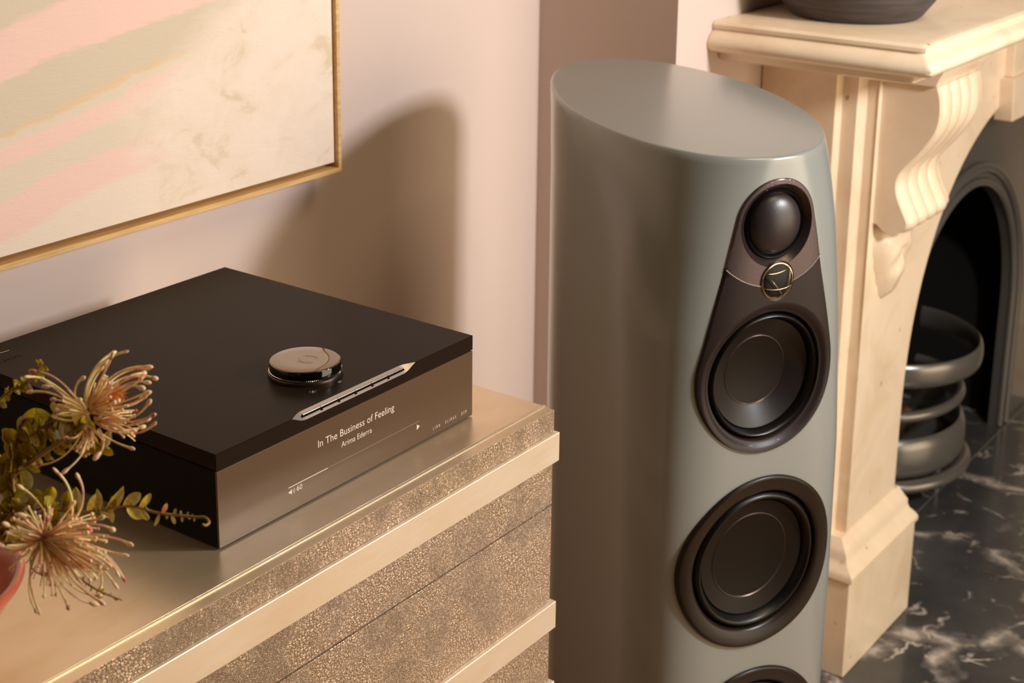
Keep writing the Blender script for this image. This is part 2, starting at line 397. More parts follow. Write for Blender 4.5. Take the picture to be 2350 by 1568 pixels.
box('carcass', CXL+0.002, CX-0.002, CY+0.003, YBK, 0.08, 0.8215, M['groove'], cs)
def panel(z0, z1, name='drawer_front'):
    box(name, CXL, CX, CY, CY+0.012, z0, z1, M['brass_stamp'], cs, bevel=0.0008)
    box('side_panel', CX-0.004, CX, CY+0.012, YBK, z0, z1, M['brass_stamp'], cs)
panel(0.7712, 0.8205); panel(0.6575, 0.7695)
band(0.6250, 0.6570)
panel(0.5600, 0.6245)
band(0.5270, 0.5595)
panel(0.4780, 0.5265); panel(0.3640, 0.4765); band(0.3310, 0.3635); panel(0.2140, 0.3305); band(0.1810, 0.2135); panel(0.10, 0.1805)
box('plinth_base', CXL+0.02, CX-0.02, CY+0.03, YBK-0.01, 0.0, 0.10, M['groove'], cs)

# ================================================================== STREAMER (device)
DW, DD, DH = 0.35, 0.355, 0.0878
zs = ZT+0.0727; ztop = ZT+DH
dv = empty('music_player', (0.175, 0.1775, ZT), 'black box-shaped music player with a glossy display front painted with brown room reflection and a round dial on top', 'hi-fi player')
box('body', 0.0, DW, 0.0022, DD, ZT+0.0015, zs-0.0012, M['black'], dv, bevel=0.0004)
box('shadow_gap', 0.001, DW-0.001, 0.003, DD-0.001, zs-0.0013, zs+0.0003, M['seam'], dv)
for x, y in ((0.03, 0.03), (0.32, 0.03), (0.03, 0.325), (0.32, 0.325)):
    v, f = lathe([(0.010, 0), (0.010, 0.0016)], 20, lambda a, b, h, x=x, y=y: (x+a, y+b, ZT+h)); mesh('foot', v, f, M['seam'], dv)
disp = box('display_front', 0.0, DW, 0.0, 0.0022, ZT+0.0015, zs-0.0012, M['glass_front'], dv, bevel=0.0003)
disp['label'] = 'glass display front with brown room reflection in its colour and white lettering'
# lid: cross section whose front edge is milled to a chamfer between two pointed ends
XA, XZ, CM = 0.0906, 0.2592, 0.0062
def cham(x):
    if x <= XA or x >= XZ: return 0.0002
    e = min(x-XA, XZ-x)/0.018
    return 0.0002+CM*(sin(pi/2*e)**1.15 if e < 1 else 1)
xs = [0.0]+[XA-0.0001]+[XA+0.020*(i/14)**1.6 for i in range(15)]+[XZ-0.020*((14-i)/14)**1.6 for i in range(15)]+[XZ+0.0001, DW]
V = []; F = []
for x in xs:
    c = cham(x); V += [(x, DD, ztop), (x, c, ztop), (x, 0.0, ztop-c), (x, 0.0, zs), (x, DD, zs)]
for i in range(len(xs)-1):
    for k in range(5):
        if k == 1: continue
        a = i*5+k; b = i*5+(k+1) % 5; F.append((a, b, b+5, a+5))
F.append((0, 1, 2, 3, 4)); n5 = (len(xs)-1)*5; F.append((n5, n5+4, n5+3, n5+2, n5+1))
mesh('lid', V, F, M['anodised'], dv)
V = []; F = []
for x in xs[1:-1]:
    c = cham(x); V += [(x, c, ztop), (x, 0.0, ztop-c), (x, 0.001+c*0.4, ztop-c*0.75-0.001)]
n_ = len(xs)-2
for i in range(n_-1): F.append((i*3, i*3+1, i*3+4, i*3+3))
cp = mesh('control_recess', V, F, M['pewter'], dv); cp['label'] = 'pewter-coloured pointed recess milled across the front edge'
# local frame on the chamfer plane: X along, q down the slope
def ch(x, q, o):     # q 0..1 from top edge to front edge, o = outwards
    s = sqrt(.5); return (x, CM*(1-q)-o*s, ztop-CM*q+o*s)
def chbox(x0, x1, q0, q1, o0, o1):
    V = [ch(x, q, o) for o in (o0, o1) for q in (q0, q1) for x in (x0, x1)]
    return V, [(0, 1, 3, 2), (4, 6, 7, 5), (0, 4, 5, 1), (2, 3, 7, 6), (0, 2, 6, 4), (1, 5, 7, 3)]
bx0, bx1 = 0.1035, 0.2455
v, f = chbox(bx0, bx1, 0.44, 0.70, -0.0002, 0.00025); sl = mesh('button_slot', v, f, M['seam'], dv)
bl = (bx1-bx0-0.004)/6
for i in range(6):
    x0 = bx0+0.003+i*bl; x1 = x0+bl-0.0006
    v, f = tube([ch(x0, 0.44, 0.0006), ch(x1, 0.44, 0.0006)], 0.00075, 12); mesh('button', v, f, M['silver'], dv, angle=40)
    if i: 
        v, f = chbox(x0-0.0012, x0+0.0014, 0.62, 0.84, -0.0002, 0.0003); mesh('slot_notch', v, f, M['seam'], dv)
# dial
KX, KY = 0.1748, 0.0640
put = lambda a, b, h: (KX+a, KY+b, ztop+h)
v, f = lathe([(0.0352, 0.0), (0.0354, 0.0020), (0.0350, 0.0034), (0.0340, 0.0040)], 96, put); mesh('dial_collar', v, f, M['collar'], dv, angle=40)
V, F = [], []; N = 240
for ri, (r, h) in enumerate([(0.0338, 0.0040), (0.0346, 0.0044), (0.0346, 0.0052), (0.0338, 0.0056)]):
    for k in range(N):
        a = 2*pi*k/N; rr = r-(0.0005 if (k % 2) else 0); V.append(put(rr*cos(a), rr*sin(a), h))
for i in range(3):
    for k in range(N): F.append((i*N+k, i*N+(k+1) % N, (i+1)*N+(k+1) % N, (i+1)*N+k))
mesh('knurled_ring', V, F, M['chrome'], dv)
dl = None
v, f = lathe([(0.0337, 0.0050), (0.0337, 0.0126), (0.0333, 0.0134)], 96, put); dl = mesh('dial', v, f, M['knob_black'], dv, angle=30)
v, f = lathe([(0.0332, 0.0133), (0.0326, 0.0139), (0.0316, 0.0142), (0.02, 0.01425), (0.001, 0.01425)], 96, put); lens = mesh('dial_glass', v, f, M['lens'], dl, angle=40)
# emblem on the dial glass: ring with crossing arcs
EX, EY = KX+0.0006, KY-0.003
def ring(cx, cy, r, z, w, n=64, a0=0, a1=2*pi, to=None):
    return [(cx+r*cos(a0+(a1-a0)*i/n), cy+r*sin(a0+(a1-a0)*i/n), z) for i in range(n+1)]
zl = ztop+0.01432
parts = [tube(ring(EX, EY, 0.0098, zl, 0), 0.00012, 6)]
A0 = lambda deg, r=0.0098: Vector((EX+r*cos(math.radians(deg)), EY+r*sin(math.radians(deg)), zl))
for a, b, k in ((150, 20, 0.3), (200, 330, 0.2), (60, 330, 0.0), (150, 250, 0.1), (110, 200, 0.1)):
    p, q = A0(a), A0(b); mid = (p+q)/2; mid = mid+(Vector((EX, EY, zl))-mid)*k
    parts.append(tube(bez(p, mid, q, 8), 0.00012, 6))
v, f = join(parts); em = mesh('dial_emblem', v, f, M['ink_dim'], dl)
# lettering -------------------------------------------------------------
def text(body, name, material, parent, fit, org, xdir, updir, size, space=1.0, thick=0.00008):
    cu = bpy.data.curves.new(name, 'FONT'); cu.body = body; cu.size = 1.0; cu.space_character = space
    cu.align_x = 'LEFT'; cu.resolution_u = 6; cu.offset = 0.0
    to = bpy.data.objects.new(name+'_tmp', cu); COL.objects.link(to)
    bpy.context.view_layer.update()
    dg = bpy.context.evaluated_depsgraph_get(); me = bpy.data.meshes.new_from_object(to.evaluated_get(dg))
    bpy.data.objects.remove(to)
    xs = [p.co.x for p in me.vertices]; x0, x1 = min(xs), max(xs)
    capm = 0.72
    sx = fit/(x1-x0); sy = size/capm
    xdir, updir = Vector(xdir), Vector(updir); nrm = xdir.cross(updir); org = Vector(org); off = root_loc(parent)
    bm = bmesh.new(); bm.from_mesh(me)
    for p in bm.verts: p.co = org+xdir*((p.co.x-x0)*sx)+updir*(p.co.y*sy)+nrm*thick-off
    bm.to_mesh(me); bm.free(); me.materials.clear(); me.materials.append(material); me.name = name
    o = bpy.data.objects.new(name, me); COL.objects.link(o); o.parent = parent
    return o
YD = -0.00005
text('In The Business of Feeling', 'track_title', M['ink'], disp, 0.1052, (0.1222, YD, 0.9290), (1, 0, 0), (0, 0, 1), 0.0072, 1.02)
text('Arima Ederra', 'artist_name', M['ink'], disp, 0.0422, (0.1528, YD, 0.9180), (1, 0, 0), (0, 0, 1), 0.0056, 1.02)
text('60', 'volume_number', M['ink'], disp, 0.0070, (0.0936, YD, 0.8978), (1, 0, 0), (0, 0, 1), 0.0052, 1.0)
text('LINN   KLIMAX   DSM', 'front_lettering', M['ink'], disp, 0.0536, (0.2864, YD, 0.8874), (1, 0, 0), (0, 0, 1), 0.0034, 2.1)
box('progress_line', 0.0835, 0.2649, -0.00008, 0.0001, 0.90455, 0.90485, M['ink_dim'], disp)
box('progress_played', 0.0835, 0.1341, -0.00014, 0.0001, 0.9043, 0.9050, M['ink'], disp)
mesh('play_symbol', [(0.2612, -0.0001, 0.8965), (0.2612, -0.0001, 0.9022), (0.2655, -0.0001, 0.8993)], [(0, 1, 2)], M['ink'], disp)
sp_ = [(0.0836, 0.8990), (0.0852, 0.8990), (0.0874, 0.8972), (0.0874, 0.9024), (0.0852, 0.9007), (0.0836, 0.9007)]
V = [(x, -0.0001, z) for x, z in sp_]; F = [tuple(range(6))]
for r in (0.0016, 0.0032):
    k = len(V); n = 10
    for i in range(n+1):
        a = math.radians(-48+96*i/n)
        for rr in (r, r+0.00045): V.append((0.0876+rr*cos(a), -0.0001, 0.8998+rr*sin(a)))
    for i in range(n): F.append((k+2*i, k+2*i+1, k+2*i+3, k+2*i+2))
mesh('volume_symbol', V, F, M['ink'], disp)
# engraved script on the far left of the lid
text('Linn', 'lid_engraving', M['seam'], dv, 0.030, (0.0150, 0.309, ztop), (0.80, 0.02, 0), (-0.02, 0.8, 0), 0.008, 1.0, 0.00006)
v, f = tube([(0.005, 0.335, ztop), (0.0415, 0.331, ztop)], 0.00035, 6); mesh('lid_engraved_line', v, f, M['pewter'], dv)

# ================================================================== LOUDSPEAKER
YAWN = math.radians(-25.6)
NN = Vector((sin(YAWN), -cos(YAWN), 0)); HH = Vector((cos(YAWN), sin(YAWN), 0))
SF = Vector((0.7436, -0.1389, 0))
def S(s, l, z): p = SF-NN*s+HH*l; return Vector((p.x, p.y, z))
LV = [(0.03, .152, 4.8, 1.6, .004), (0.53, .155, 4.8, 1.6, .005), (0.715, .156, 4.4, 1.6, .005), (0.88, .1525, 3.8, 1.62, .003), (1.0, .149, 3.0, 1.72, .004), (1.07, .147, 2.4, 1.8, .004), (1.0975, .1465, 2.15, 1.85, .004), (1.2, .1465, 2.15, 1.85, .004)]
def par(z):
    if z <= LV[0][0]: return LV[0][1:]
    for a, b in zip(LV, LV[1:]):
        if z <= b[0]:
            t_ = (z-a[0])/(b[0]-a[0]); t_ = t_*t_*(3-2*t_) if False else t_
            return tuple(a[i]+(b[i]-a[i])*t_ for i in range(1, 5))
    return LV[-1][1:]
SM, SL = 0.212, 0.425
def s0(l, z):
    w, nf, nb, off = par(z); q = min(0.999, abs((l-off)/w)); return SM*(1-(1-q**nf)**(1/nf))
def sect(z, inset=0.0, N=256):
    w, nf, nb, off = par(z); out = []
    for k in range(N):
        a = 2*pi*k/N; c, s = cos(a), sin(a)
        e, Ls = (nf, SM) if s < 0 else (nb, SL-SM)
        # equal-ish spacing along the flat front
        out.append((SM+(Ls-inset)*math.copysign(abs(s)**(2/e), s), off+(w-inset)*math.copysign(abs(c)**(2/e), c)))
    return out
def sect_even(z, inset, N=240):
    p = sect(z, inset, 1440); L = [0]
    for i in range(len(p)): q = p[(i+1) % len(p)]; L.append(L[-1]+math.hypot(q[0]-p[i][0], q[1]-p[i][1]))
    T = L[-1]; out = []; j = 0
    for k in range(N):
        t_ = T*k/N
        while L[j+1] < t_: j += 1
        u = (t_-L[j])/max(1e-12, L[j+1]-L[j]); a, b = p[j % len(p)], p[(j+1) % len(p)]
        out.append((a[0]+(b[0]-a[0])*u, a[1]+(b[1]-a[1])*u))
    return out
ZTW, ZMD, ZW1, ZW2 = 1.0172, 0.8290, 0.5890, 0.3280
RT_, RM_, RW = 0.0500, 0.0845, 0.1130
def plate_out(l, z):
    "signed distance-like test: > 0 inside the teardrop faceplate"
    (z1, r1), (z2, r2) = (ZTW, 0.0555), (0.834, 0.0985)
    d = z1-z2; sa = (r2-r1)/d; ca = sqrt(1-sa*sa); l = abs(l)
    e = l*ca+(z-z2)*sa-r2                     # distance to the tangent line
    t_ = (z-z2)*ca-l*sa                       # position along the tangent
    if t_ < 0: return r2-math.hypot(l, z-z2)
    if t_ > d*ca: return r1-math.hypot(l, z-z1)
    return -e
spk = empty('floor_loudspeaker', S(0.2, 0, 0), 'tall sage green loudspeaker with curved cabinet and black drivers, standing between sideboard and fireplace', 'loudspeaker')
ZTOP = 1.0975
zl_ = [0.03+(ZTOP-0.004-0.03)*i/190 for i in range(191)]
rings = []
N = 240
def zz(z, s): return z+0.10*s*max(0, min(1, (z-0.5)/(ZTOP-0.5)))
for z in zl_: rings.append([S(s, l, zz(z, s)) for s, l in sect_even(z, 0.0)])
for k in range(1, 6):
    a = pi/2*k/5; ins = 0.0040*(1-cos(a)); z = ZTOP-0.004+0.004*sin(a)
    rings.append([S(s, l, zz(z, s)) for s, l in sect_even(ZTOP, ins)])
V = [p for r in rings for p in r]; F = []
inv = lambda p: ((p-SF).dot(-NN), (p-SF).dot(HH), p.z)
for i in range(len(rings)-1):
    for k in range(N):
        q = (i*N+k, i*N+(k+1) % N, (i+1)*N+(k+1) % N, (i+1)*N+k)
        c = (V[q[0]]+V[q[2]])/2; s, l, z = inv(c)
        if s < 0.15:
            if plate_out(l, z) > 0.006: continue
            if math.hypot(l, z-ZW1) < RW-0.008 or math.hypot(l, z-ZW2) < RW-0.008: continue
        F.append(q)
F.append(tuple((len(rings)-1)*N+k for k in range(N)))
cab = mesh('cabinet', V, F, M['sage'], spk, angle=35)
v = [S(s, l, z) for z in (0.0, 0.03) for s, l in sect_even(0.03, 0.012)]; F = [(k, (k+1) % N, N+(k+1) % N, N+k) for k in range(N)]+[tuple(range(N))]
mesh('base', v, F, M['black'], spk)
# rear connector cover
v = []; 
for s, z in ((SL-0.03, 0.05), (SL+0.004, 0.05), (SL+0.004, 0.80), (SL-0.03, 0.80)):
    v += [S(s, -0.035, z), S(s, 0.045, z)]
mesh('rear_cover', v, [(0, 1, 3, 2), (2, 3, 5, 4), (4, 5, 7, 6), (0, 2, 4, 6), (1, 7, 5, 3), (0, 6, 7, 1)], M['backcover'], spk)
def drv(prof, z0, material, name, parent, n=128, ca=False, cb=False, l0=0.0, ang=45):
    "lathe about the baffle normal; h = recess depth, follows the curved front"
    V, F = [], []
    for r, h in prof:
        for k in range(n):
            a = 2*pi*k/n; l = l0+r*cos(a); z = z0+r*sin(a)
            rr = max(r, 1e-5); V.append(S(s0(l, z)*1.0+h, l, z))
    for i in range(len(prof)-1):
        for k in range(n): F.append((i*n+k, i*n+(k+1) % n, (i+1)*n+(k+1) % n, (i+1)*n+k))
    if ca: F.append(tuple(range(n)))
    if cb: F.append(tuple((len(prof)-1)*n+k for k in range(n)))
    return mesh(name, V, F, material, parent, angle=ang)
def arcp(r0, r1, hmid, hedge, n=8):
    return [(r0+(r1-r0)*i/n, hedge+(hmid-hedge)*sin(pi*i/n)) for i in range(n+1)]
for zc in (ZW1, ZW2):
    tr = drv([(0.1130, 0.004), (0.1130, -0.0026), (0.1118, -0.0040), (0.1100, -0.0046), (0.1085, -0.0044), (0.0960, -0.0012), (0.0925, 0.0008), (0.0912, 0.0030), (0.0908, 0.0080)], zc, M['trim'], 'bass_driver', spk)
    tr['label'] = 'bass driver with dark bronze ring'
    drv([(0.0908, 0.0075)]+arcp(0.0900, 0.0770, 0.0005, 0.0090, 10)+[(0.0755, 0.0150)], zc, M['rubber'], 'surround', tr)
    drv([(0.0756, 0.0120), (0.0748, 0.0106), (0.0735, 0.0110), (0.0560, 0.0165)], zc, M['cone'], 'cone', tr)
    drv([(0.0560, 0.0165), (0.0553, 0.0156), (0.0544, 0.0166)], zc, M['ridge'], 'cone_ridge', tr)
    drv([(0.0545, 0.0166), (0.035, 0.0196), (0.015, 0.0206), (0.0005, 0.0208)], zc, M['cap'], 'dust_cap', tr, cb=True)
# faceplates: polar sheets around each upper driver
def out_r(z0, a, rmin, cond):
    lo, hi = rmin, 0.30
    for _ in range(40):
        mid = (lo+hi)/2; l, z = mid*cos(a), z0+mid*sin(a)
        if cond(l, z): lo = mid
        else: hi = mid
    return lo
ARC_Z, ARC_R = 1.0406, 0.0966
up = lambda l, z: plate_out(l, z) > 0 and math.hypot(l, z-ARC_Z) < ARC_R
dn2 = lambda l, z: plate_out(l, z) > 0 and math.hypot(l, z-ARC_Z) > ARC_R
def sheet(name, z0, rin, cond, material, lift, lab=None, n=360, m_=14):
    V, F = [], []
    for k in range(n):
        a = 2*pi*k/n; ro = out_r(z0, a, rin, cond)
        for i in range(m_+1):
            r = rin+(ro-rin)*i/m_; l, z = r*cos(a), z0+r*sin(a)
            e = min(1.0, max(0, plate_out(l, z))/0.002)
            V.append(S(s0(l, z)-lift*(1-(1-e)**2)**.5 if e < 1 else s0(l, z)-lift, l, z))
        l, z = ro*cos(a), z0+ro*sin(a); V.append(S(s0(l, z)+0.004, l, z))
    w_ = m_+2
    for k in range(n):
        for i in range(w_-1): F.append((k*w_+i, k*w_+i+1, ((k+1) % n)*w_+i+1, ((k+1) % n)*w_+i))
    o = mesh(name, V, F, material, spk, angle=35)
    if lab: o['label'] = lab
    return o
sheet('upper_faceplate', ZTW, RT_, up, M['ribbed'], 0.0025, 'finely ribbed metallic plate around the tweeter')
sheet('lower_faceplate', ZMD, 0.0935, dn2, M['plate'], 0.0030, 'smooth dark plate around the midrange driver')
pts = []
for i in range(61):
    a = math.radians(-90-47+94*i/60); l, z = ARC_R*cos(a), ARC_Z+ARC_R*sin(a)
    if plate_out(l, z) > 0.0003: pts.append(S(s0(l, z)-0.0029, l, z))
v, f = tube(pts, 0.00028, 6); mesh('faceplate_joint', v, f, M['pewter'], spk)
# tweeter
tw = drv([(0.0503, 0.002), (0.0500, -0.0026), (0.0492, -0.0028), (0.0430, 0.0035), (0.0420, 0.0050), (0.0412, 0.0060)], ZTW, M['waveguide'], 'tweeter', spk)
drv([(0.0412, 0.0062), (0.0405, 0.0030), (0.0392, 0.0012), (0.0378, 0.0030), (0.0368, 0.0062)], ZTW, M['rubber'], 'surround', tw)
drv([(0.0368, 0.0062)]+[(0.0362*cos(a), 0.0060-0.0160*sin(a)) for a in [pi/2*i/14 for i in range(14)]]+[(0.0004, -0.0100)], ZTW, M['dome'], 'dome', tw, cb=True)
# midrange
md = drv([(0.0937, -0.0020), (0.0935, -0.0030), (0.0900, -0.0024), (0.0862, 0.0000), (0.0835, 0.0030), (0.0812, 0.0036), (0.0800, 0.0060), (0.0792, 0.0100)], ZMD, M['plate'], 'midrange_driver', spk)
drv([(0.0792, 0.0100)]+arcp(0.0786, 0.0700, 0.0035, 0.0120, 8)+[(0.0690, 0.0190)], ZMD, M['rubber'], 'surround', md)
drv([(0.0690, 0.0150), (0.0682, 0.0136), (0.0670, 0.0142), (0.0440, 0.0270)], ZMD, M['cone_mid'], 'cone', md)
drv([(0.0440, 0.0270), (0.0432, 0.0262), (0.0424, 0.0272)], ZMD, M['ridge'], 'cone_ridge', md)
drv([(0.0425, 0.0272), (0.028, 0.0300), (0.012, 0.0312), (0.0005, 0.0315)], ZMD, M['cap'], 'dust_cap', md, cb=True)
# super tweeter behind its gilt wire guard
GZ, GL = 0.9500, 0.0020
gr_ = drv([(0.0245, -0.0026), (0.0240, -0.0034), (0.0228, -0.0028), (0.0218, 0.0002), (0.0216, 0.0008)], GZ, M['plate'], 'small_tweeter', spk, l0=GL)
drv([(0.0225, -0.0028), (0.0220, -0.0040), (0.0210, -0.0042), (0.0204, -0.0032)], GZ, M['gilt'], 'guard_ring', gr_, l0=GL)
drv([(0.0218, -0.0028)]+[(0.0206*cos(a), -0.0026-0.0060*sin(a)) for a in [pi/2*i/10 for i in range(10)]]+[(0.0003, -0.0086)], GZ, M['mesh'], 'mesh_dome', gr_, l0=GL, cb=True)
def gp(a, r=0.0212, lift=0.0044):
    l, z = GL+r*cos(math.radians(a)), GZ+r*sin(math.radians(a)); return (l, z)
def wire(a, b, bow=0.0):
    (l0, z0), (l1, z1) = gp(a), gp(b); P = []
    ml, mz = (l0+l1)/2, (z0+z1)/2; dx, dz_ = l1-l0, z1-z0; L = math.hypot(dx, dz_)
    for i in range(15):
        t_ = i/14; l = l0+dx*t_-dz_/L*bow*4*t_*(1-t_); z = z0+dz_*t_+dx/L*bow*4*t_*(1-t_)
        rr = math.hypot(l-GL, z-GZ)/0.0212; P.append(S(s0(l, z)-0.0044-0.0062*sqrt(max(0, 1-rr*rr)), l, z))
    return tube(P, 0.00042, 6)
v, f = join([wire(148, 50, -0.0015), wire(196, -12, -0.0030), wire(148, 292, 0.0), wire(50, 262, -0.001)][:2]+[wire(150, 290, 0.0)]+[wire(48, 285, 0.0015)])
mesh('wire_guard', v, f, M['gilt'], gr_)

# ================================================================== FIREPLACE SURROUND
XC = 2.305; ZSH = 1.15
fp = empty('fireplace_surround', (XC, 0.12, 0), 'carved cream marble fireplace surround with scrolled bracket under its shelf', 'fireplace')
def mir(V): return [(2*XC-x, y, z) for x, y, z in V]
Mb = M['marble']
# shelf: profile swept round left, front and right
prof = [(-0.003, 0.0), (0.0, -0.0015), (0.0035, -0.005), (0.0035, -0.010), (0.0015, -0.013), (0.005, -0.017), (0.0115, -0.021), (0.0165, -0.028), (0.018, -0.034), (0.0165, -0.040), (0.012, -0.0445), (0.006, -0.0465), (-0.012, -0.0475), (-0.020, -0.052), (-0.024, -0.062), (-0.035, -0.066)]
sx0, sx1, sy0, sy1 = 1.268, 2*XC-1.268, -0.100, YB-0.001
V, F = [], []
for o_, dz in prof:
    c = 0.010
    V += [(sx0-o_, sy1, ZSH+dz), (sx0-o_, sy0-o_+c, ZSH+dz), (sx0-o_+c*0.3, sy0-o_+c*0.3, ZSH+dz), (sx0-o_+c, sy0-o_, ZSH+dz), (sx1+o_-c, sy0-o_, ZSH+dz), (sx1+o_, sy0-o_+c, ZSH+dz), (sx1+o_, sy1, ZSH+dz)]
k7 = 7
for i in range(len(prof)-1):
    for k in range(k7-1): F.append((i*k7+k, i*k7+k+1, (i+1)*k7+k+1, (i+1)*k7+k))
F.append(tuple(range(k7))); F.append(tuple((len(prof)-1)*k7+k for k in range(k7)))
for i in range(len(prof)-1): F.append((i*k7, (i+1)*k7, (i+1)*k7+6, i*k7+6))
mesh('shelf', V, F, Mb, fp, angle=32)
ZU = ZSH-0.066; ZJ = 0.245
# jamb section in plan (stepped pilaster edge)
YP, XP = 0.057, 1.496
jam = [(XP, YP), (XP, 0.0776), (1.4626, 0.0776), (1.4626, 0.105), (1.4400, 0.105), (1.4400, 0.128), (1.4900, 0.128), (1.4900, YB), (1.70, YB), (1.70, YP)]
jam = [(XP+0.0015, YP+0.0006), (XP+0.0015, 0.0776), (1.4626, 0.0776), (1.4626, 0.105), (1.4400, 0.105), (1.4400, YB-0.001), (1.56, YB-0.001), (1.56, YP+0.0006)]
V, F = prism(jam, ZJ-0.002, ZU, lambda a, b, h: (a, b, h))
mesh('jamb', V, F, Mb, fp, bevel=0.0025); mesh('jamb', mir(V), F, Mb, fp, bevel=0.0025)
# front slab with arched opening
AR, AZ0, AH, AP = XC-1.715, 0.37, 0.545, 2.3
arch = []
for i in range(49):
    a = pi*i/48; c, s = cos(a), sin(a)
    arch.append((XC-AR*math.copysign(abs(c)**(2/AP), c), AZ0+AH*abs(s)**(2/AP)))
def arch_plate(name, pts, x0, x1, ztop_, zbot, y0, y1, material, parent, bev=None, edge=0.0):
    # pts from left spring over to right spring
    V, F = [], []; L = [(pts[0][0], zbot)]+pts+[(pts[-1][0], zbot)]; n = len(L)
    O = []
    for i, (x, z) in enumerate(L):
        t_ = i/(n-1)
        if i == 0: O.append((x0, zbot)); continue
        if i == n-1: O.append((x1, zbot)); continue
        if x <= pts[0][0]+0.02: O.append((x0, z))
        elif x >= pts[-1][0]-0.02: O.append((x1, z))
        else:
            O.append((x0+(x1-x0)*(x-pts[0][0]-0.02)/(pts[-1][0]-pts[0][0]-0.04), ztop_))
    # corners
    def add(y, e): return [(x, y, z) for x, z in e]
    Lc = []
    cx = sum(p[0] for p in L)/n
    for (x, z) in L:
        dx, dz = x-cx, max(0, z-AZ0); r = math.hypot(dx, dz) or 1
        Lc.append((x-edge*dx/r*-1, z+edge*dz/r))
    V = add(y0, Lc)+add(y0, O)+add(y0+edge, L)+add(y1, L)+add(y1, O)
    for i in range(n-1):
        F.append((i, i+1, n+i+1, n+i)); F.append((2*n+i, 2*n+i+1, i+1, i)); F.append((3*n+i, 3*n+i+1, 2*n+i+1, 2*n+i))
        F.append((n+i, n+i+1, 4*n+i+1, 4*n+i)); F.append((4*n+i, 4*n+i+1, 3*n+i+1, 3*n+i))
    # fill corner triangles left by the jump from side to top
    for i in range(n-1):
        a, b = O[i], O[i+1]
        if (abs(a[0]-x0) < 1e-6 and abs(a[1]-ztop_) > 1e-6 and abs(b[1]-ztop_) < 1e-6) or (abs(b[0]-x1) < 1e-6 and abs(b[1]-ztop_) > 1e-6 and abs(a[1]-ztop_) < 1e-6):
            cxn = x0 if abs(a[0]-x0) < 1e-6 and abs(b[1]-ztop_) < 1e-6 and abs(a[1]-ztop_) > 1e-6 else x1
            k = len(V); V.append((cxn, y0, ztop_)); F.append((n+i, n+i+1, k))
            k = len(V); V.append((cxn, y1, ztop_)); F.append((4*n+i+1, 4*n+i, k))
    F.append((0, n, 4*n, 3*n, 2*n)); F.append((n-1, 2*n-1, 5*n-1, 4*n-1, 3*n-1))
    return mesh(name, V, F, material, parent, angle=40)
arch_plate('arched_front', arch, XP, 2*XC-XP, ZU, 0.05, YP, 0.170, Mb, fp, edge=0.006)
# keystone in two stepped tiers
def key(name, x0, x1, x0b, x1b, z0, z1, y0):
    V = [(x0, y0, z1), (x1, y0, z1), (x1b, y0, z0), (x0b, y0, z0), (x0, YP+0.01, z1), (x1, YP+0.01, z1), (x1b, YP+0.01, z0), (x0b, YP+0.01, z0)]
    mesh(name, V, [(0, 1, 2, 3), (4, 7, 6, 5), (0, 4, 5, 1), (3, 2, 6, 7), (0, 3, 7, 4), (1, 5, 6, 2)], Mb, fp, bevel=0.002)
key('keystone', 2.105, 2*XC-2.105, 2.110, 2*XC-2.110, 0.957, ZU, 0.040)
key('keystone', 2.088, 2*XC-2.088, 2.100, 2*XC-2.1, 0.872, 0.957, 0.030)
V, F = prism([(0.0, 0.0), (0.02, 0.03), (0.045, 0.05), (0.075, 0.055), (0.105, 0.05), (0.13, 0.03), (0.15, 0.0), (0.12, -0.02), (0.075, -0.03), (0.03, -0.02)], 0.022, 0.032, lambda a, b, h: (XC-0.075+a, h, 0.90+b))
mesh('keystone_carving', V, F, Mb, fp, bevel=0.004)
# bracket cap + bracket with fluted face, left and right
capv, capf = prism([(0.056, 1.100), (-0.046, 1.100), (-0.044, 1.066), (-0.038, 1.056), (-0.0335, 1.043), (0.056, 1.043)], 1.502, 1.712, lambda a, b, h: (h, a, b))
mesh('bracket_cap', capv, capf, Mb, fp, bevel=0.0015); mesh('bracket_cap', mir(capv), capf, Mb, fp, bevel=0.0015)
side = [(-0.0318, 1.0415), (-0.0375, 1.022), (-0.0396, 0.9995), (-0.0365, 0.976), (-0.0263, 0.9544), (-0.008, 0.928), (0.0116, 0.9038), (0.0200, 0.890), (0.0235, 0.876), (0.0225, 0.862), (0.0180, 0.8485), (0.0115, 0.835), (0.0045, 0.822), (0.0000, 0.811), (0.0040, 0.800), (0.0140, 0.7915), (0.0250, 0.7890), (0.0380, 0.7925), (0.0500, 0.8020)]
# smooth by Catmull-Rom
def crom(P, k=4):
    out = []
    for i in range(len(P)-1):
        p0, p1, p2, p3 = P[max(i-1, 0)], P[i], P[i+1], P[min(i+2, len(P)-1)]
        for j in range(k):
            t_ = j/k; out.append(tuple(0.5*((2*b)+(-a+c)*t_+(2*a-5*b+4*c-d_)*t_*t_+(-a+3*b-3*c+d_)*t_**3) for a, b, c, d_ in zip(p0, p1, p2, p3)))
    out.append(P[-1]); return out
side = crom(side, 3); ns = len(side)
bx0_, bx1_ = 1.510, 1.700; NX = 60
V, F = [], []
for i in range(NX+1):
    x = bx0_+(bx1_-bx0_)*i/NX; u = i/NX
    if u < 0.06 or u > 0.94: fl = 0.0
    else: fl = -0.0065*abs(sin((u-0.06)/0.88*pi*4))**0.7
    ed = min(1, min(u, 1-u)/0.02)
    for j, (y, z) in enumerate(side):
        a = side[max(j-1, 0)]; b = side[min(j+1, ns-1)]; dy, dz = b[0]-a[0], b[1]-a[1]; L = math.hypot(dy, dz)
        ny, nz = (dz/L, -dy/L)       # outward
        if j > ns-14: k_ = max(0, (ns-6-j)/8)
        else: k_ = 1
        V.append((x, y-ny*fl*k_, z-nz*fl*k_))
    V.append((x, 0.0575, 0.8025)); V.append((x, 0.0575, 1.0415))
m2 = ns+2
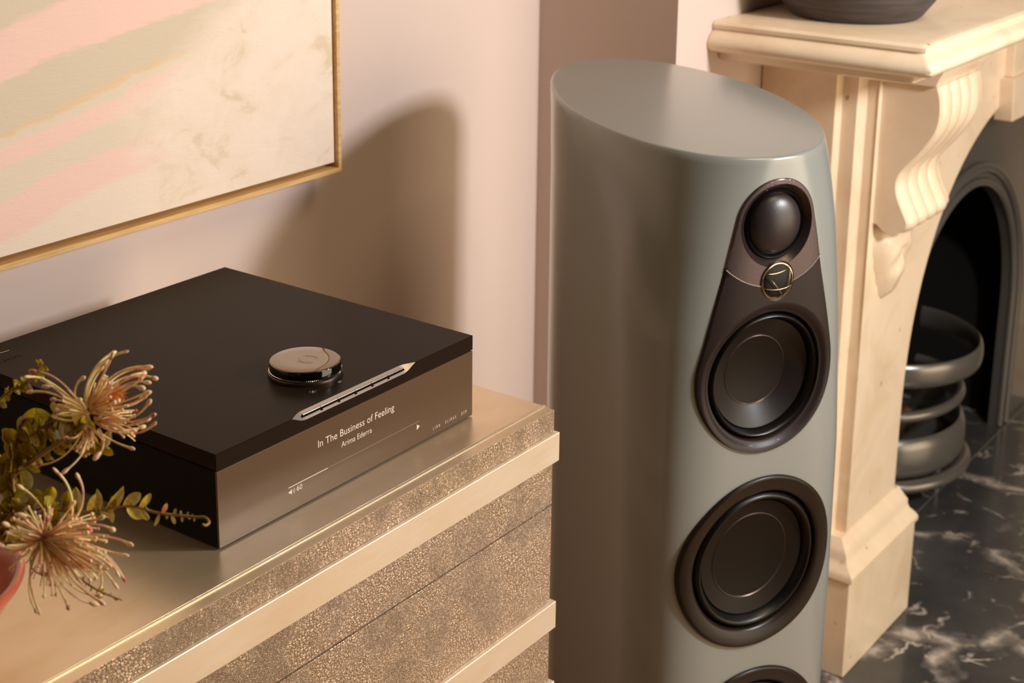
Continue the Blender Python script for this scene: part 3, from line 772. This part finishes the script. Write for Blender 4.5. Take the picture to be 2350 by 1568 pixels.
for i in range(NX):
    for j in range(m2): F.append((i*m2+j, i*m2+(j+1) % m2, (i+1)*m2+(j+1) % m2, (i+1)*m2+j))
F.append(tuple(range(m2))); F.append(tuple(NX*m2+j for j in range(m2)))
o = mesh('bracket', V, F, Mb, fp, angle=38); o['label'] = 'scrolled bracket with fluted front'
mesh('bracket', mir(V), F, Mb, fp, angle=38)
# carved leaf drop under the bracket
lf = [(1.516, 0.800), (1.513, 0.770), (1.517, 0.748), (1.524, 0.735), (1.526, 0.718), (1.536, 0.704), (1.540, 0.690), (1.550, 0.678), (1.556, 0.662), (1.570, 0.652), (1.588, 0.652), (1.600, 0.664), (1.608, 0.684), (1.622, 0.700), (1.632, 0.722), (1.644, 0.738), (1.652, 0.762), (1.660, 0.800)]
V, F = [], []; n = len(lf); cx_, cz_ = 1.585, 0.745; NR = 8
for i in range(NR+1):
    q = 1-i/NR
    for (x, z) in lf:
        xx, zz_ = cx_+(x-cx_)*q, cz_+(z-cz_)*q
        h = 0.030*(1-q**4)+0.003*sin((zz_-0.65)*120+abs(xx-cx_)*90)*(1-q**6)*min(1, (1-q)*3)
        V.append((xx, YP+0.001-h if i else YP+0.002, zz_))
for i in range(NR):
    for k in range(n): F.append((i*n+k, i*n+(k+1) % n, (i+1)*n+(k+1) % n, (i+1)*n+k))
F.append(tuple(NR*n+k for k in range(n)))
mesh('carved_leaf', V, F, Mb, fp, smooth=True); mesh('carved_leaf', mir(V), F, Mb, fp, smooth=True)
# plinth block with sloping moulding
def plinth(flip):
    mm = mir if flip else (lambda V: V)
    x0, x1, y0 = 1.4435, 1.7360, 0.0217
    v, f = boxg(x0, x1, y0, 0.085, 0.0, 0.180); mesh('plinth_block', mm(v), f, Mb, fp, bevel=0.003)
    v, f = boxg(x0+0.002, x1, 0.0865, YB-0.001, 0.0, 0.180); mesh('plinth_block', mm(v), f, Mb, fp, bevel=0.002)
    pr = [(0.0, 0.181), (-0.004, 0.184), (-0.004, 0.192), (0.002, 0.199), (0.012, 0.206), (0.016, 0.214), (0.016, 0.222), (0.024, 0.232), (0.034, 0.2455)]
    V, F = [], []
    for o_, z in pr:
        V += [(x0+o_*0.9, YB-0.001, z), (x0+o_*0.9, y0+o_, z), (x1-o_*0.3, y0+o_, z), (x1-o_*0.3, YB-0.001, z)]
    for i in range(len(pr)-1):
        for k in range(4): F.append((i*4+k, i*4+(k+1) % 4, (i+1)*4+(k+1) % 4, (i+1)*4+k))
    F.append((0, 1, 2, 3)); F.append(tuple((len(pr)-1)*4+k for k in range(4)))
    mesh('plinth_moulding', mm(V), F, Mb, fp, angle=40)
plinth(False); plinth(True)
v, f = sphere((1.712, 0.10, 0.43), 0.007); mesh('marble_stud', v, f, Mb, fp, smooth=True)

# ================================================================== IRON INSERT
YI = 0.172; IR, IZ = 0.352, 0.320
ii = empty('iron_fireplace_insert', (XC, YI, 0), 'grey cast-iron arched register plate set inside the marble surround', 'fireplace insert')
ia = [(XC-IR*cos(pi*i/48), IZ+IR*sin(pi*i/48)) for i in range(49)]
arch_plate('arched_plate', ia, 1.70, 2.91, 0.93, 0.0, YI, YI+0.02, M['iron'], ii, edge=0.0)
def arcrib(r, dy, rad, name):
    P = [Vector((XC-r, YI-dy, 0.004)), Vector((XC-r, YI-dy, 0.16))]+[Vector((XC-r*cos(pi*i/60), YI-dy, IZ+r*sin(pi*i/60))) for i in range(61)]+[Vector((XC+r, YI-dy, 0.2)), Vector((XC+r, YI-dy, 0.004))]
    v, f = tube(P, rad, 12); return mesh(name, v, f, M['iron'], ii, angle=50)
arcrib(IR+0.007, 0.004, 0.009, 'arch_moulding'); arcrib(IR+0.040, 0.006, 0.011, 'arch_moulding'); arcrib(IR+0.023, -0.004, 0.010, 'arch_moulding')
# firebox behind
v, f = join([boxg(1.81, 1.83, YI+0.02, 0.75, 0, 0.9), boxg(2.73, 2.75, YI+0.02, 0.75, 0, 0.9), boxg(1.81, 2.75, 0.73, 0.75, 0, 0.9), boxg(1.81, 2.75, YI+0.02, 0.75, 0.84, 0.86)])
mesh('firebox', v, f, M['soot'], ii)
gt = empty('fire_grate', (XC, 0.20, 0), 'bow-fronted iron fire grate with three curved bars in the hearth opening', 'grate')
GX = 2.24
def bar(zc, ry, rx, rz, rr, name, y0=0.30, fy=0.17):
    P = [(GX-rx, y0, zc)]; n = 48; V, F = [], []
    C_ = [(GX-rx*cos(pi*i/n), y0-fy*sin(pi*i/n)) for i in range(n+1)]
    for i, (x, y) in enumerate(C_):
        tx, ty = C_[min(i+1, n)][0]-C_[max(i-1, 0)][0], C_[min(i+1, n)][1]-C_[max(i-1, 0)][1]; L = math.hypot(tx, ty); nx, ny = ty/L, -tx/L
        for k in range(12):
            a = 2*pi*k/12; V.append((x+nx*ry*cos(a), y+ny*ry*cos(a), zc+rz*sin(a)))
    for i in range(n):
        for k in range(12): F.append((i*12+k, i*12+(k+1) % 12, (i+1)*12+(k+1) % 12, (i+1)*12+k))
    F.append(tuple(range(12))); F.append(tuple(n*12+k for k in range(12)))
    mesh(name, V, F, M['iron'], gt, angle=60)
bar(0.315, 0.008, 0.205, 0.026, 0, 'bar', fy=0.195)
bar(0.215, 0.011, 0.195, 0.012, 0, 'bar', fy=0.16)
bar(0.120, 0.014, 0.195, 0.045, 0, 'apron_bar', fy=0.165)
bar(0.062, 0.016, 0.205, 0.014, 0, 'apron_rim', fy=0.180)
for x, y in ((2.02, 0.28), (2.46, 0.28), (2.24, 0.165)):
    v, f = tube([(x, y, 0.0), (x, y, 0.06)], 0.012, 10); mesh('leg', v, f, M['iron'], gt, angle=50)
box('grate_floor', 2.05, 2.43, 0.20, 0.42, 0.09, 0.10, M['iron'], gt)
def fill_logs():
    for i, (x, y, z, a, r) in enumerate(((2.20, 0.262, 0.133, 0.10, 0.030), (2.24, 0.335, 0.135, -0.10, 0.032), (2.20, 0.300, 0.190, 0.05, 0.028))):
        d_ = Vector((cos(a), sin(a)*0.5, 0.0)); P = [Vector((x, y, z))+d_*(0.16*(k/8-0.5)) for k in range(9)]
        R = [r*(0.8+0.2*sin(k*1.7+i)) for k in range(9)]
        v, f = tube(P, R, 12); o = mesh('fire_log', v, f, M['ember'], None, angle=60)
        tag(o, ('front log at the bottom of the iron fire grate', 'rear log at the bottom of the iron fire grate', 'log lying on top of the other two in the fire grate')[i], 'log', 'logs in the fire grate')
fill_logs()

# ================================================================== BOWL on the shelf
bw = empty('stone_bowl', (1.462, 0.093, ZSH), 'dark grey textured stoneware bowl standing on the marble shelf', 'bowl')
pf = [(0.085, 0.0), (0.098, 0.001), (0.104, 0.006), (0.122, 0.030), (0.136, 0.062), (0.142, 0.095), (0.138, 0.125), (0.132, 0.127), (0.134, 0.095), (0.126, 0.060), (0.10, 0.020), (0.002, 0.014)]
v, f = lathe(pf, 72, lambda a, b, h: (1.462+a, 0.093+b, ZSH+h)); mesh('bowl_body', v, f, M['stone_bowl'], bw, angle=50)
#@@VASE
# ================================================================== VASE AND FLOWERS
VX, VY = -0.276, 0.044
vs = empty('coral_bowl', (VX, VY, ZT), 'flared coral-glazed bowl at the left edge holding the flowers on the brass sideboard', 'bowl')
pf = [(0.034, 0.0), (0.037, 0.001), (0.038, 0.006), (0.036, 0.010), (0.048, 0.018), (0.064, 0.034), (0.078, 0.052), (0.089, 0.068), (0.0935, 0.074), (0.0955, 0.078), (0.0950, 0.0815), (0.0925, 0.0830), (0.0895, 0.0815), (0.083, 0.070), (0.071, 0.053), (0.056, 0.036), (0.040, 0.024), (0.002, 0.020)]
v, f = lathe(pf, 96, lambda a, b, h: (VX+a, VY+b, ZT+h)); mesh('bowl_body', v, f, M['terracotta'], vs, angle=60)
NECK = Vector((VX+0.02, VY+0.02, ZT+0.040))
CO = lambda u, v, t: at(u, v, t)
def curve_px(pts, t0, t1, n=14, seed_off=0.0):
    "quadratic/cubic through pixel control points, depth bowed"
    P = [Vector((a, b, 0)) for a, b in pts]
    out = []
    m_ = len(P)
    for i in range(n+1):
        s = i/n; Q = list(P)
        while len(Q) > 1: Q = [Q[k]*(1-s)+Q[k+1]*s for k in range(len(Q)-1)]
        out.append(CO(Q[0].x, Q[0].y, t0+(t1-t0)*s+seed_off*4*s*(1-s)))
    return out
def zoomer(ox, oy, k): return lambda L: [(ox+a/k, oy+b/k) for a, b in L]
def style_set(traces, t, heart, fan, rnd, tipr):
    body, pink, tips = [], [], []
    for tr in traces:
        t1 = t+rnd.uniform(-0.022, 0.022); P = curve_px(tr, t+rnd.uniform(-.004, .004), t1, 16, rnd.uniform(-.008, .008))
        r = rnd.uniform(0.00062, 0.00085); R = [r*(1.15-0.35*sin(pi*i/16)) for i in range(17)]
        (pink if rnd.random() < 0.35 else body).append(tube(P, R, 7))
        d_ = (P[-1]-P[-3]).normalized(); L = rnd.uniform(0.0024, 0.0044); rr = tipr*rnd.uniform(0.55, 0.95)
        tips.append(tube([P[-1]-d_*L*0.8+d_*L*1.9*q for q in (0, .2, .4, .6, .8, .95, 1)], [r, rr*.75, rr, rr*1.05, rr*.85, rr*.5, rr*.1], 8))
    for (u0, v0, ang, spread, Lmin, Lmax, cnt, bend) in fan:
        for _ in range(cnt):
            a = math.radians(ang+rnd.uniform(-spread, spread)); L = rnd.uniform(Lmin, Lmax)
            u1, v1 = u0+L*cos(a), v0-L*sin(a); b = bend*rnd.uniform(.3, 1.2)*L
            um, vm = (u0+u1)/2-sin(a)*b, (v0+v1)/2-cos(a)*b
            P = curve_px([(u0+rnd.uniform(-6, 6), v0+rnd.uniform(-6, 6)), (um, vm), (u1, v1)], t, t+rnd.uniform(-0.03, 0.03), 10)
            r = rnd.uniform(0.00040, 0.00065)
            (pink if rnd.random() < 0.5 else body).append(tube(P, r, 6))
            if rnd.random() < 0.5: tips.append(sphere(P[-1], rnd.uniform(0.0008, 0.0014), nu=8, nv=6))
    return body, pink, tips
def flower(loc_px, t, traces, fans, label, heart_px, seed, stem_px):
    rnd = random.Random(seed); base = NECK
    fl = empty('pincushion_flower', base, label, 'flower', 'spidery flowers in the coral bowl')
    b, p, tp = style_set(traces, t, heart_px, fans, rnd, 0.0019)
    v, f = join(b); o = mesh('style_filaments', v, f, M['style'], fl, smooth=True); o['kind'] = 'stuff'
    v, f = join(p); o = mesh('pink_filaments', v, f, M['style_pink'], fl, smooth=True); o['kind'] = 'stuff'
    v, f = join(tp); o = mesh('style_tips', v, f, M['tip'], fl, smooth=True); o['kind'] = 'stuff'
    # woolly heart: fine hairs over a small cushion
    (hu, hv), (wu, wv), ang = heart_px
    hairs = []; c = CO(hu, hv, t+0.004)
    for _ in range(420):
        a = rnd.uniform(0, 2*pi); q = sqrt(rnd.random()); du, dv_ = q*wu*cos(a), q*wv*sin(a)
        u = hu+du*cos(ang)-dv_*sin(ang); v_ = hv-(du*sin(ang)+dv_*cos(ang)); tt = t+0.004-0.010*(1-q*q)
        L = rnd.uniform(8, 20); aa = ang+rnd.uniform(-.5, .5)
        hairs.append(tube([CO(u, v_, tt+.002), CO(u+L*cos(aa)*.5, v_-L*sin(aa)*.5, tt), CO(u+L*cos(aa), v_-L*sin(aa), tt+rnd.uniform(-.004, .002))], [0.0004, 0.00032, 0.0001], 4, False))
    v, f = join(hairs); o = mesh('woolly_heart', v, f, M['fluff'], fl, smooth=True); o['kind'] = 'stuff'
    k = CR*cos(ang)+CU*sin(ang); w2 = -CR*sin(ang)+CU*cos(ang); mpx = t/FP
    prof = [(max(1e-4, sin(pi*i/12)), -cos(pi*i/12)) for i in range(13)]
    v, f = lathe(prof, 20, lambda x, y, h: c+CF*0.006+k*(h*wu*mpx*0.9)+w2*(x*wv*mpx*0.85)+CF*(y*0.006)); mesh('flower_cushion', v, f, M['fluff'], fl, smooth=True)
    P = bez(NECK-Vector((0, 0, 0.015)), NECK+Vector((0.0, 0, 0.05)), CO(*stem_px, t+0.012), 14)
    v, f = tube(P, 0.0015, 8); mesh('stem', v, f, M['stem'], fl, smooth=True)
    return fl
z2 = zoomer(0, 780, 5.2275); z3 = zoomer(0, 1080, 4.48)
T1 = [z2(L) for L in (
 [(1030, 850), (960, 480), (1180, 210), (1500, 145)], [(1030, 850), (980, 520), (1150, 260), (1340, 170)], [(1040, 830), (1020, 620), (1100, 360), (1250, 290)],
 [(1060, 830), (1120, 560), (1260, 420), (1340, 200)], [(1040, 820), (1060, 560), (1160, 420), (1210, 350)], [(1220, 480), (1240, 380), (1300, 260), (1350, 170)],
 [(1080, 780), (1260, 420), (1500, 300), (1770, 325)], [(1090, 780), (1300, 460), (1520, 330), (1740, 350)], [(1110, 780), (1320, 480), (1560, 360), (1850, 460)],
 [(1120, 780), (1360, 520), (1560, 400), (1720, 400)], [(1120, 770), (1380, 540), (1560, 420), (1700, 440)], [(1150, 760), (1400, 570), (1560, 520), (1690, 575)],
 [(1150, 760), (1420, 560), (1580, 470), (1760, 510)], [(1200, 760), (1450, 620), (1600, 560), (1680, 480)], [(1220, 800), (1500, 760), (1620, 680), (1760, 640)],
 [(1250, 820), (1520, 800), (1620, 760), (1720, 690)], [(1300, 820), (1560, 820), (1660, 760), (1700, 700)], [(1300, 960), (1560, 1000), (1700, 880), (1780, 760)],
 [(1130, 930), (1400, 1020), (1660, 1010), (1830, 910)], [(1130, 950), (1400, 1060), (1620, 1050), (1760, 965)], [(1140, 960), (1320, 1090), (1560, 1110), (1700, 1050)],
 [(1140, 980), (1340, 1150), (1680, 1190), (1835, 1020)], [(1150, 990), (1320, 1120), (1480, 1130), (1590, 1090)],
 [(1010, 830), (820, 560), (640, 380), (400, 380)], [(1010, 840), (760, 620), (560, 420), (340, 445)], [(1000, 840), (820, 680), (660, 540), (560, 560)],
 [(1000, 850), (800, 720), (600, 590), (370, 625)], [(980, 850), (860, 760), (740, 640), (520, 480)], [(990, 860), (840, 800), (760, 720), (650, 720)], [(940, 800), (860, 640), (900, 520), (990, 465)],
 [(1060, 1100), (1080, 1280), (960, 1440), (790, 1568)], [(980, 1110), (900, 1280), (760, 1480), (460, 1505)], [(1180, 1060), (1270, 1200), (1260, 1300), (1170, 1390)],
 [(1100, 1100), (1130, 1180), (1120, 1240), (1080, 1280)], [(1000, 1100), (990, 1160), (1010, 1240), (1040, 1290)], [(980, 1110), (940, 1150), (900, 1200), (800, 1180)],
 [(960, 870), (880, 900), (800, 920), (730, 900)], [(980, 900), (920, 980), (820, 990), (660, 930)], [(960, 860), (860, 850), (760, 870), (690, 840)],
 [(1160, 1090), (1280, 1180), (1400, 1250), (1570, 1300)])]
F1 = [(205, 940, 25, 40, 40, 95, 40, -0.15), (215, 935, 60, 30, 30, 80, 14, .1), (200, 950, 150, 35, 30, 75, 18, -.12), (205, 985, -80, 45, 20, 60, 22, .1), (225, 965, -10, 25, 40, 100, 20, .15)]
T2 = [z3(L) for L in (
 [(700, 560), (780, 430), (760, 160), (590, 20)], [(760, 510), (850, 400), (900, 220), (805, 70)], [(620, 620), (760, 500), (880, 520), (920, 600)],
 [(700, 640), (860, 530), (1040, 540), (1150, 605)], [(720, 700), (960, 660), (1140, 660), (1325, 755)], [(800, 720), (980, 790), (1120, 840), (1270, 870)],
 [(700, 700), (1080, 760), (1190, 960), (1270, 1110)], [(700, 720), (1000, 780), (1140, 900), (1210, 1060)], [(640, 740), (900, 860), (1040, 960), (1180, 1170)],
 [(600, 780), (760, 900), (900, 980), (960, 1085)], [(560, 800), (700, 1000), (900, 1010), (1080, 1010)], [(500, 850), (640, 1160), (820, 1280), (1020, 1290)],
 [(520, 820), (700, 1120), (860, 1240), (1030, 1350)], [(480, 860), (560, 1150), (760, 1350), (960, 1370)], [(460, 860), (560, 1120), (640, 1260), (700, 1405)],
 [(420, 780), (300, 980), (240, 1260), (370, 1440)], [(400, 800), (260, 980), (300, 1220), (390, 1430)], [(380, 790), (260, 900), (300, 1060), (450, 1070)],
 [(390, 760), (430, 860), (480, 900), (510, 960)], [(500, 720), (560, 680), (620, 700), (670, 745)], [(420, 740), (280, 740), (220, 870), (10, 770)],
 [(530, 640), (520, 480), (380, 260), (215, 175)], [(470, 660), (360, 600), (300, 500), (185, 460)], [(480, 640), (440, 520), (330, 470), (230, 460)], [(440, 700), (260, 680), (160, 600), (70, 560)],
 [(400, 760), (200, 860), (140, 960), (120, 1010)], [(1000, 940), (1060, 1040), (1050, 1140), (1035, 1215)], [(600, 560), (640, 480), (700, 420), (740, 360)],
 [(620, 620), (760, 600), (860, 560), (1030, 490)], [(560, 760), (760, 800), (900, 870), (1010, 950)], [(600, 760), (860, 800), (1000, 860), (1110, 960)])]
F2 = [(100, 1240, -25, 30, 70, 150, 60, .12), (100, 1235, 10, 25, 60, 130, 26, .15), (95, 1245, -75, 35, 50, 130, 34, .1), (98, 1235, 120, 55, 30, 85, 30, -.12), (92, 1245, 200, 40, 25, 80, 22, .1)]
flower(None, 1.06, T1, F1, 'upper spidery flower with cream and orange filaments in front of the black player', ((238, 918), (46, 24), math.radians(22)), 3, (198, 975))
flower(None, 1.02, T2, F2, 'lower spidery flower with pinkish filaments beside the rim of the coral bowl', ((150, 1268), (50, 26), math.radians(-28)), 5, (92, 1238))

# leaves -------------------------------------------------------------------
def leaf_mesh(name, L, W, cup, curl, material):
    V, F = [], []; nu, nv = 8, 6
    for sd in (0, 1):
        for i in range(nu+1):
            s = i/nu; wd = W*0.5*(sin(pi*min(1, s*0.94+0.05))**0.62)*(0.75+0.35*s)
            for j in range(nv+1):
                q = -1+2*j/nv; V.append((L*s, wd*q, cup*W*(q*q)-curl*L*s*s+(-0.0003 if sd else 0.0003)*(1-abs(q)**4)))
    n1 = (nu+1)*(nv+1)
    for sd in (0, 1):
        for i in range(nu):
            for j in range(nv):
                a = sd*n1+i*(nv+1)+j; q = (a, a+1, a+nv+2, a+nv+1); F.append(q if sd == 0 else q[::-1])
    me = bpy.data.meshes.new(name); me.from_pydata(V, [], F); me.materials.append(material); me.shade_smooth(); return me
rl = random.Random(11)
LM = {}
for k in ('leaf', 'leaf_light', 'leaf_red'):
    LM[k] = [leaf_mesh(k, 1.0, rl.uniform(.46, .72), rl.uniform(-.35, .45), rl.uniform(-.35, .45), M[k]) for _ in range(4)]
# meshes are unit length: scaled per leaf
for k in LM:
    for me in LM[k]:
        pass
def add_leaf(parent, p, ang, Lpx, kind, t, tilt=0.0, roll=0.0):
    o = bpy.data.objects.new('leaf', rl.choice(LM[kind])); COL.objects.link(o); o.parent = parent
    d_ = (CR*cos(ang)+CU*sin(ang))*cos(tilt)-CF*sin(tilt); nrm = (-CF)*cos(roll)+(-CR*sin(ang)+CU*cos(ang))*sin(roll)
    nrm = (nrm-d_*nrm.dot(d_)).normalized(); y = nrm.cross(d_); s = Lpx*t/FP
    m_ = Matrix((( d_.x, y.x, nrm.x), (d_.y, y.y, nrm.y), (d_.z, y.z, nrm.z)))
    o.matrix_local = Matrix.Translation(p-root_loc(parent)) @ m_.to_4x4() @ Matrix.Scale(s, 4)
    return o
def sprig(label, px, t0, t1, leaves, stem_r=0.0011, from_neck=True):
    sp = empty('leafy_sprig', NECK, label, 'foliage', 'olive green leafy sprigs in the coral bowl')
    n = 28; Q_ = crom([tuple(q) for q in px], 7); n = len(Q_)-1; P = [CO(Q_[i][0], Q_[i][1], t0+(t1-t0)*i/n) for i in range(n+1)]
    pts = P
    if from_neck: pts = bez(NECK-Vector((0, 0, 0.012)), NECK+Vector((-0.01, 0, 0.04)), P[0], 8)[:-1]+P
    v, f = tube(pts, [stem_r]*(len(pts)-6)+[stem_r*(0.95-0.08*i) for i in range(6)], 7); mesh('stem', v, f, M['stem'], sp, smooth=True)
    for (s, side, ang, Lpx, kind) in leaves:
        i = min(n-1, int(s*n)); q = P[i]+(P[i+1]-P[i])*(s*n-i); t = (q-CAM).dot(CF)
        add_leaf(sp, q, math.radians(ang), Lpx, kind, t, rl.uniform(-.5, .5), rl.uniform(-.7, .7))
    return sp
lv = []
SPX = [(100, 1165), (178, 1176), (252, 1167), (297, 1162), (330, 1168), (366, 1178), (446, 1187), (469, 1187), (480, 1198), (473, 1206), (465, 1203)]
def sx(x):
    for i in range(7):
        if x <= SPX[i+1][0]: return (i+(x-SPX[i][0])/(SPX[i+1][0]-SPX[i][0]))/10
    return 0.7
for x, a, L, k in ((106, 115, 50, 'leaf'), (112, -70, 44, 'leaf'), (120, 80, 52, 'leaf'), (130, 120, 46, 'leaf_light'), (138, -85, 40, 'leaf'), (146, 60, 46, 'leaf'), (158, 100, 50, 'leaf'), (166, -60, 34, 'leaf_light'), (176, 84, 60, 'leaf_light'), (186, 110, 46, 'leaf'),
                   (200, 62, 44, 'leaf_light'), (212, -95, 30, 'leaf'), (222, 76, 46, 'leaf_light'), (230, -50, 34, 'leaf_light'), (244, 50, 58, 'leaf_light'), (252, -62, 34, 'leaf_light'), (262, 100, 26, 'leaf'), (282, 38, 46, 'leaf_light'), (290, -48, 44, 'leaf_light'), (304, 110, 18, 'leaf_light'),
                   (318, 52, 40, 'leaf_light'), (326, -72, 36, 'leaf_light'), (346, 150, 14, 'leaf_light'), (366, -92, 30, 'leaf_light'), (372, 58, 24, 'leaf_red'), (386, -100, 14, 'leaf_light'), (396, -84, 24, 'leaf_red'), (400, 75, 16, 'leaf_red'), (412, 80, 13, 'leaf_red'), (416, -80, 14, 'leaf_light'), (426, 80, 11, 'leaf_red'), (430, -80, 11, 'leaf_red'), (440, 80, 9, 'leaf_red'), (446, -80, 10, 'leaf_light')):
    lv.append((sx(x), 0, a+rl.uniform(-6, 6), L, k))
sprig('long thin olive sprig with curled tip reaching right across the black player', SPX, 1.075, 1.04, lv, 0.0009)
def rand_leaves(n, Lr, kinds, s0_=0.05):
    out = []
    for i in range(n):
        out.append((s0_+(0.97-s0_)*i/n, 0, rl.uniform(20, 160) if i % 2 else rl.uniform(-160, -20), rl.uniform(*Lr), rl.choice(kinds)))
    return out
KK = ('leaf', 'leaf', 'leaf_light', 'leaf', 'leaf_red') if False else ('leaf', 'leaf', 'leaf', 'leaf_light')
sprig('small-leaved olive sprig pointing up at the left edge above the flowers', [(-40, 960), (20, 900), (60, 880), (98, 832)], 1.10, 1.09, rand_leaves(34, (14, 26), KK), from_neck=True)
sprig('broad-leaved olive sprig behind the upper spidery flower', [(-60, 1130), (20, 1060), (70, 1000), (150, 960), (215, 1010)], 1.095, 1.075, rand_leaves(60, (32, 58), KK))
sprig('olive sprig hanging between the two spidery flowers', [(-50, 1080), (30, 1090), (90, 1040), (170, 1010), (250, 1030)], 1.095, 1.07, rand_leaves(50, (28, 50), KK))
sprig('upright olive sprig at the left edge above the coral bowl', [(10, 1250), (30, 1160), (30, 1060), (50, 960)], 1.075, 1.09, rand_leaves(56, (30, 52), KK))
sprig('drooping olive sprig behind the lower spidery flower', [(-40, 1190), (30, 1180), (90, 1180), (150, 1210), (190, 1250)], 1.08, 1.06, rand_leaves(44, (26, 46), KK))
sprig('tiny budded green sprig below the lower spidery flower', [(165, 1310), (200, 1340), (235, 1360), (280, 1378)], 1.04, 1.03, rand_leaves(14, (7, 14), ('leaf_light', 'leaf')), 0.0007, False)
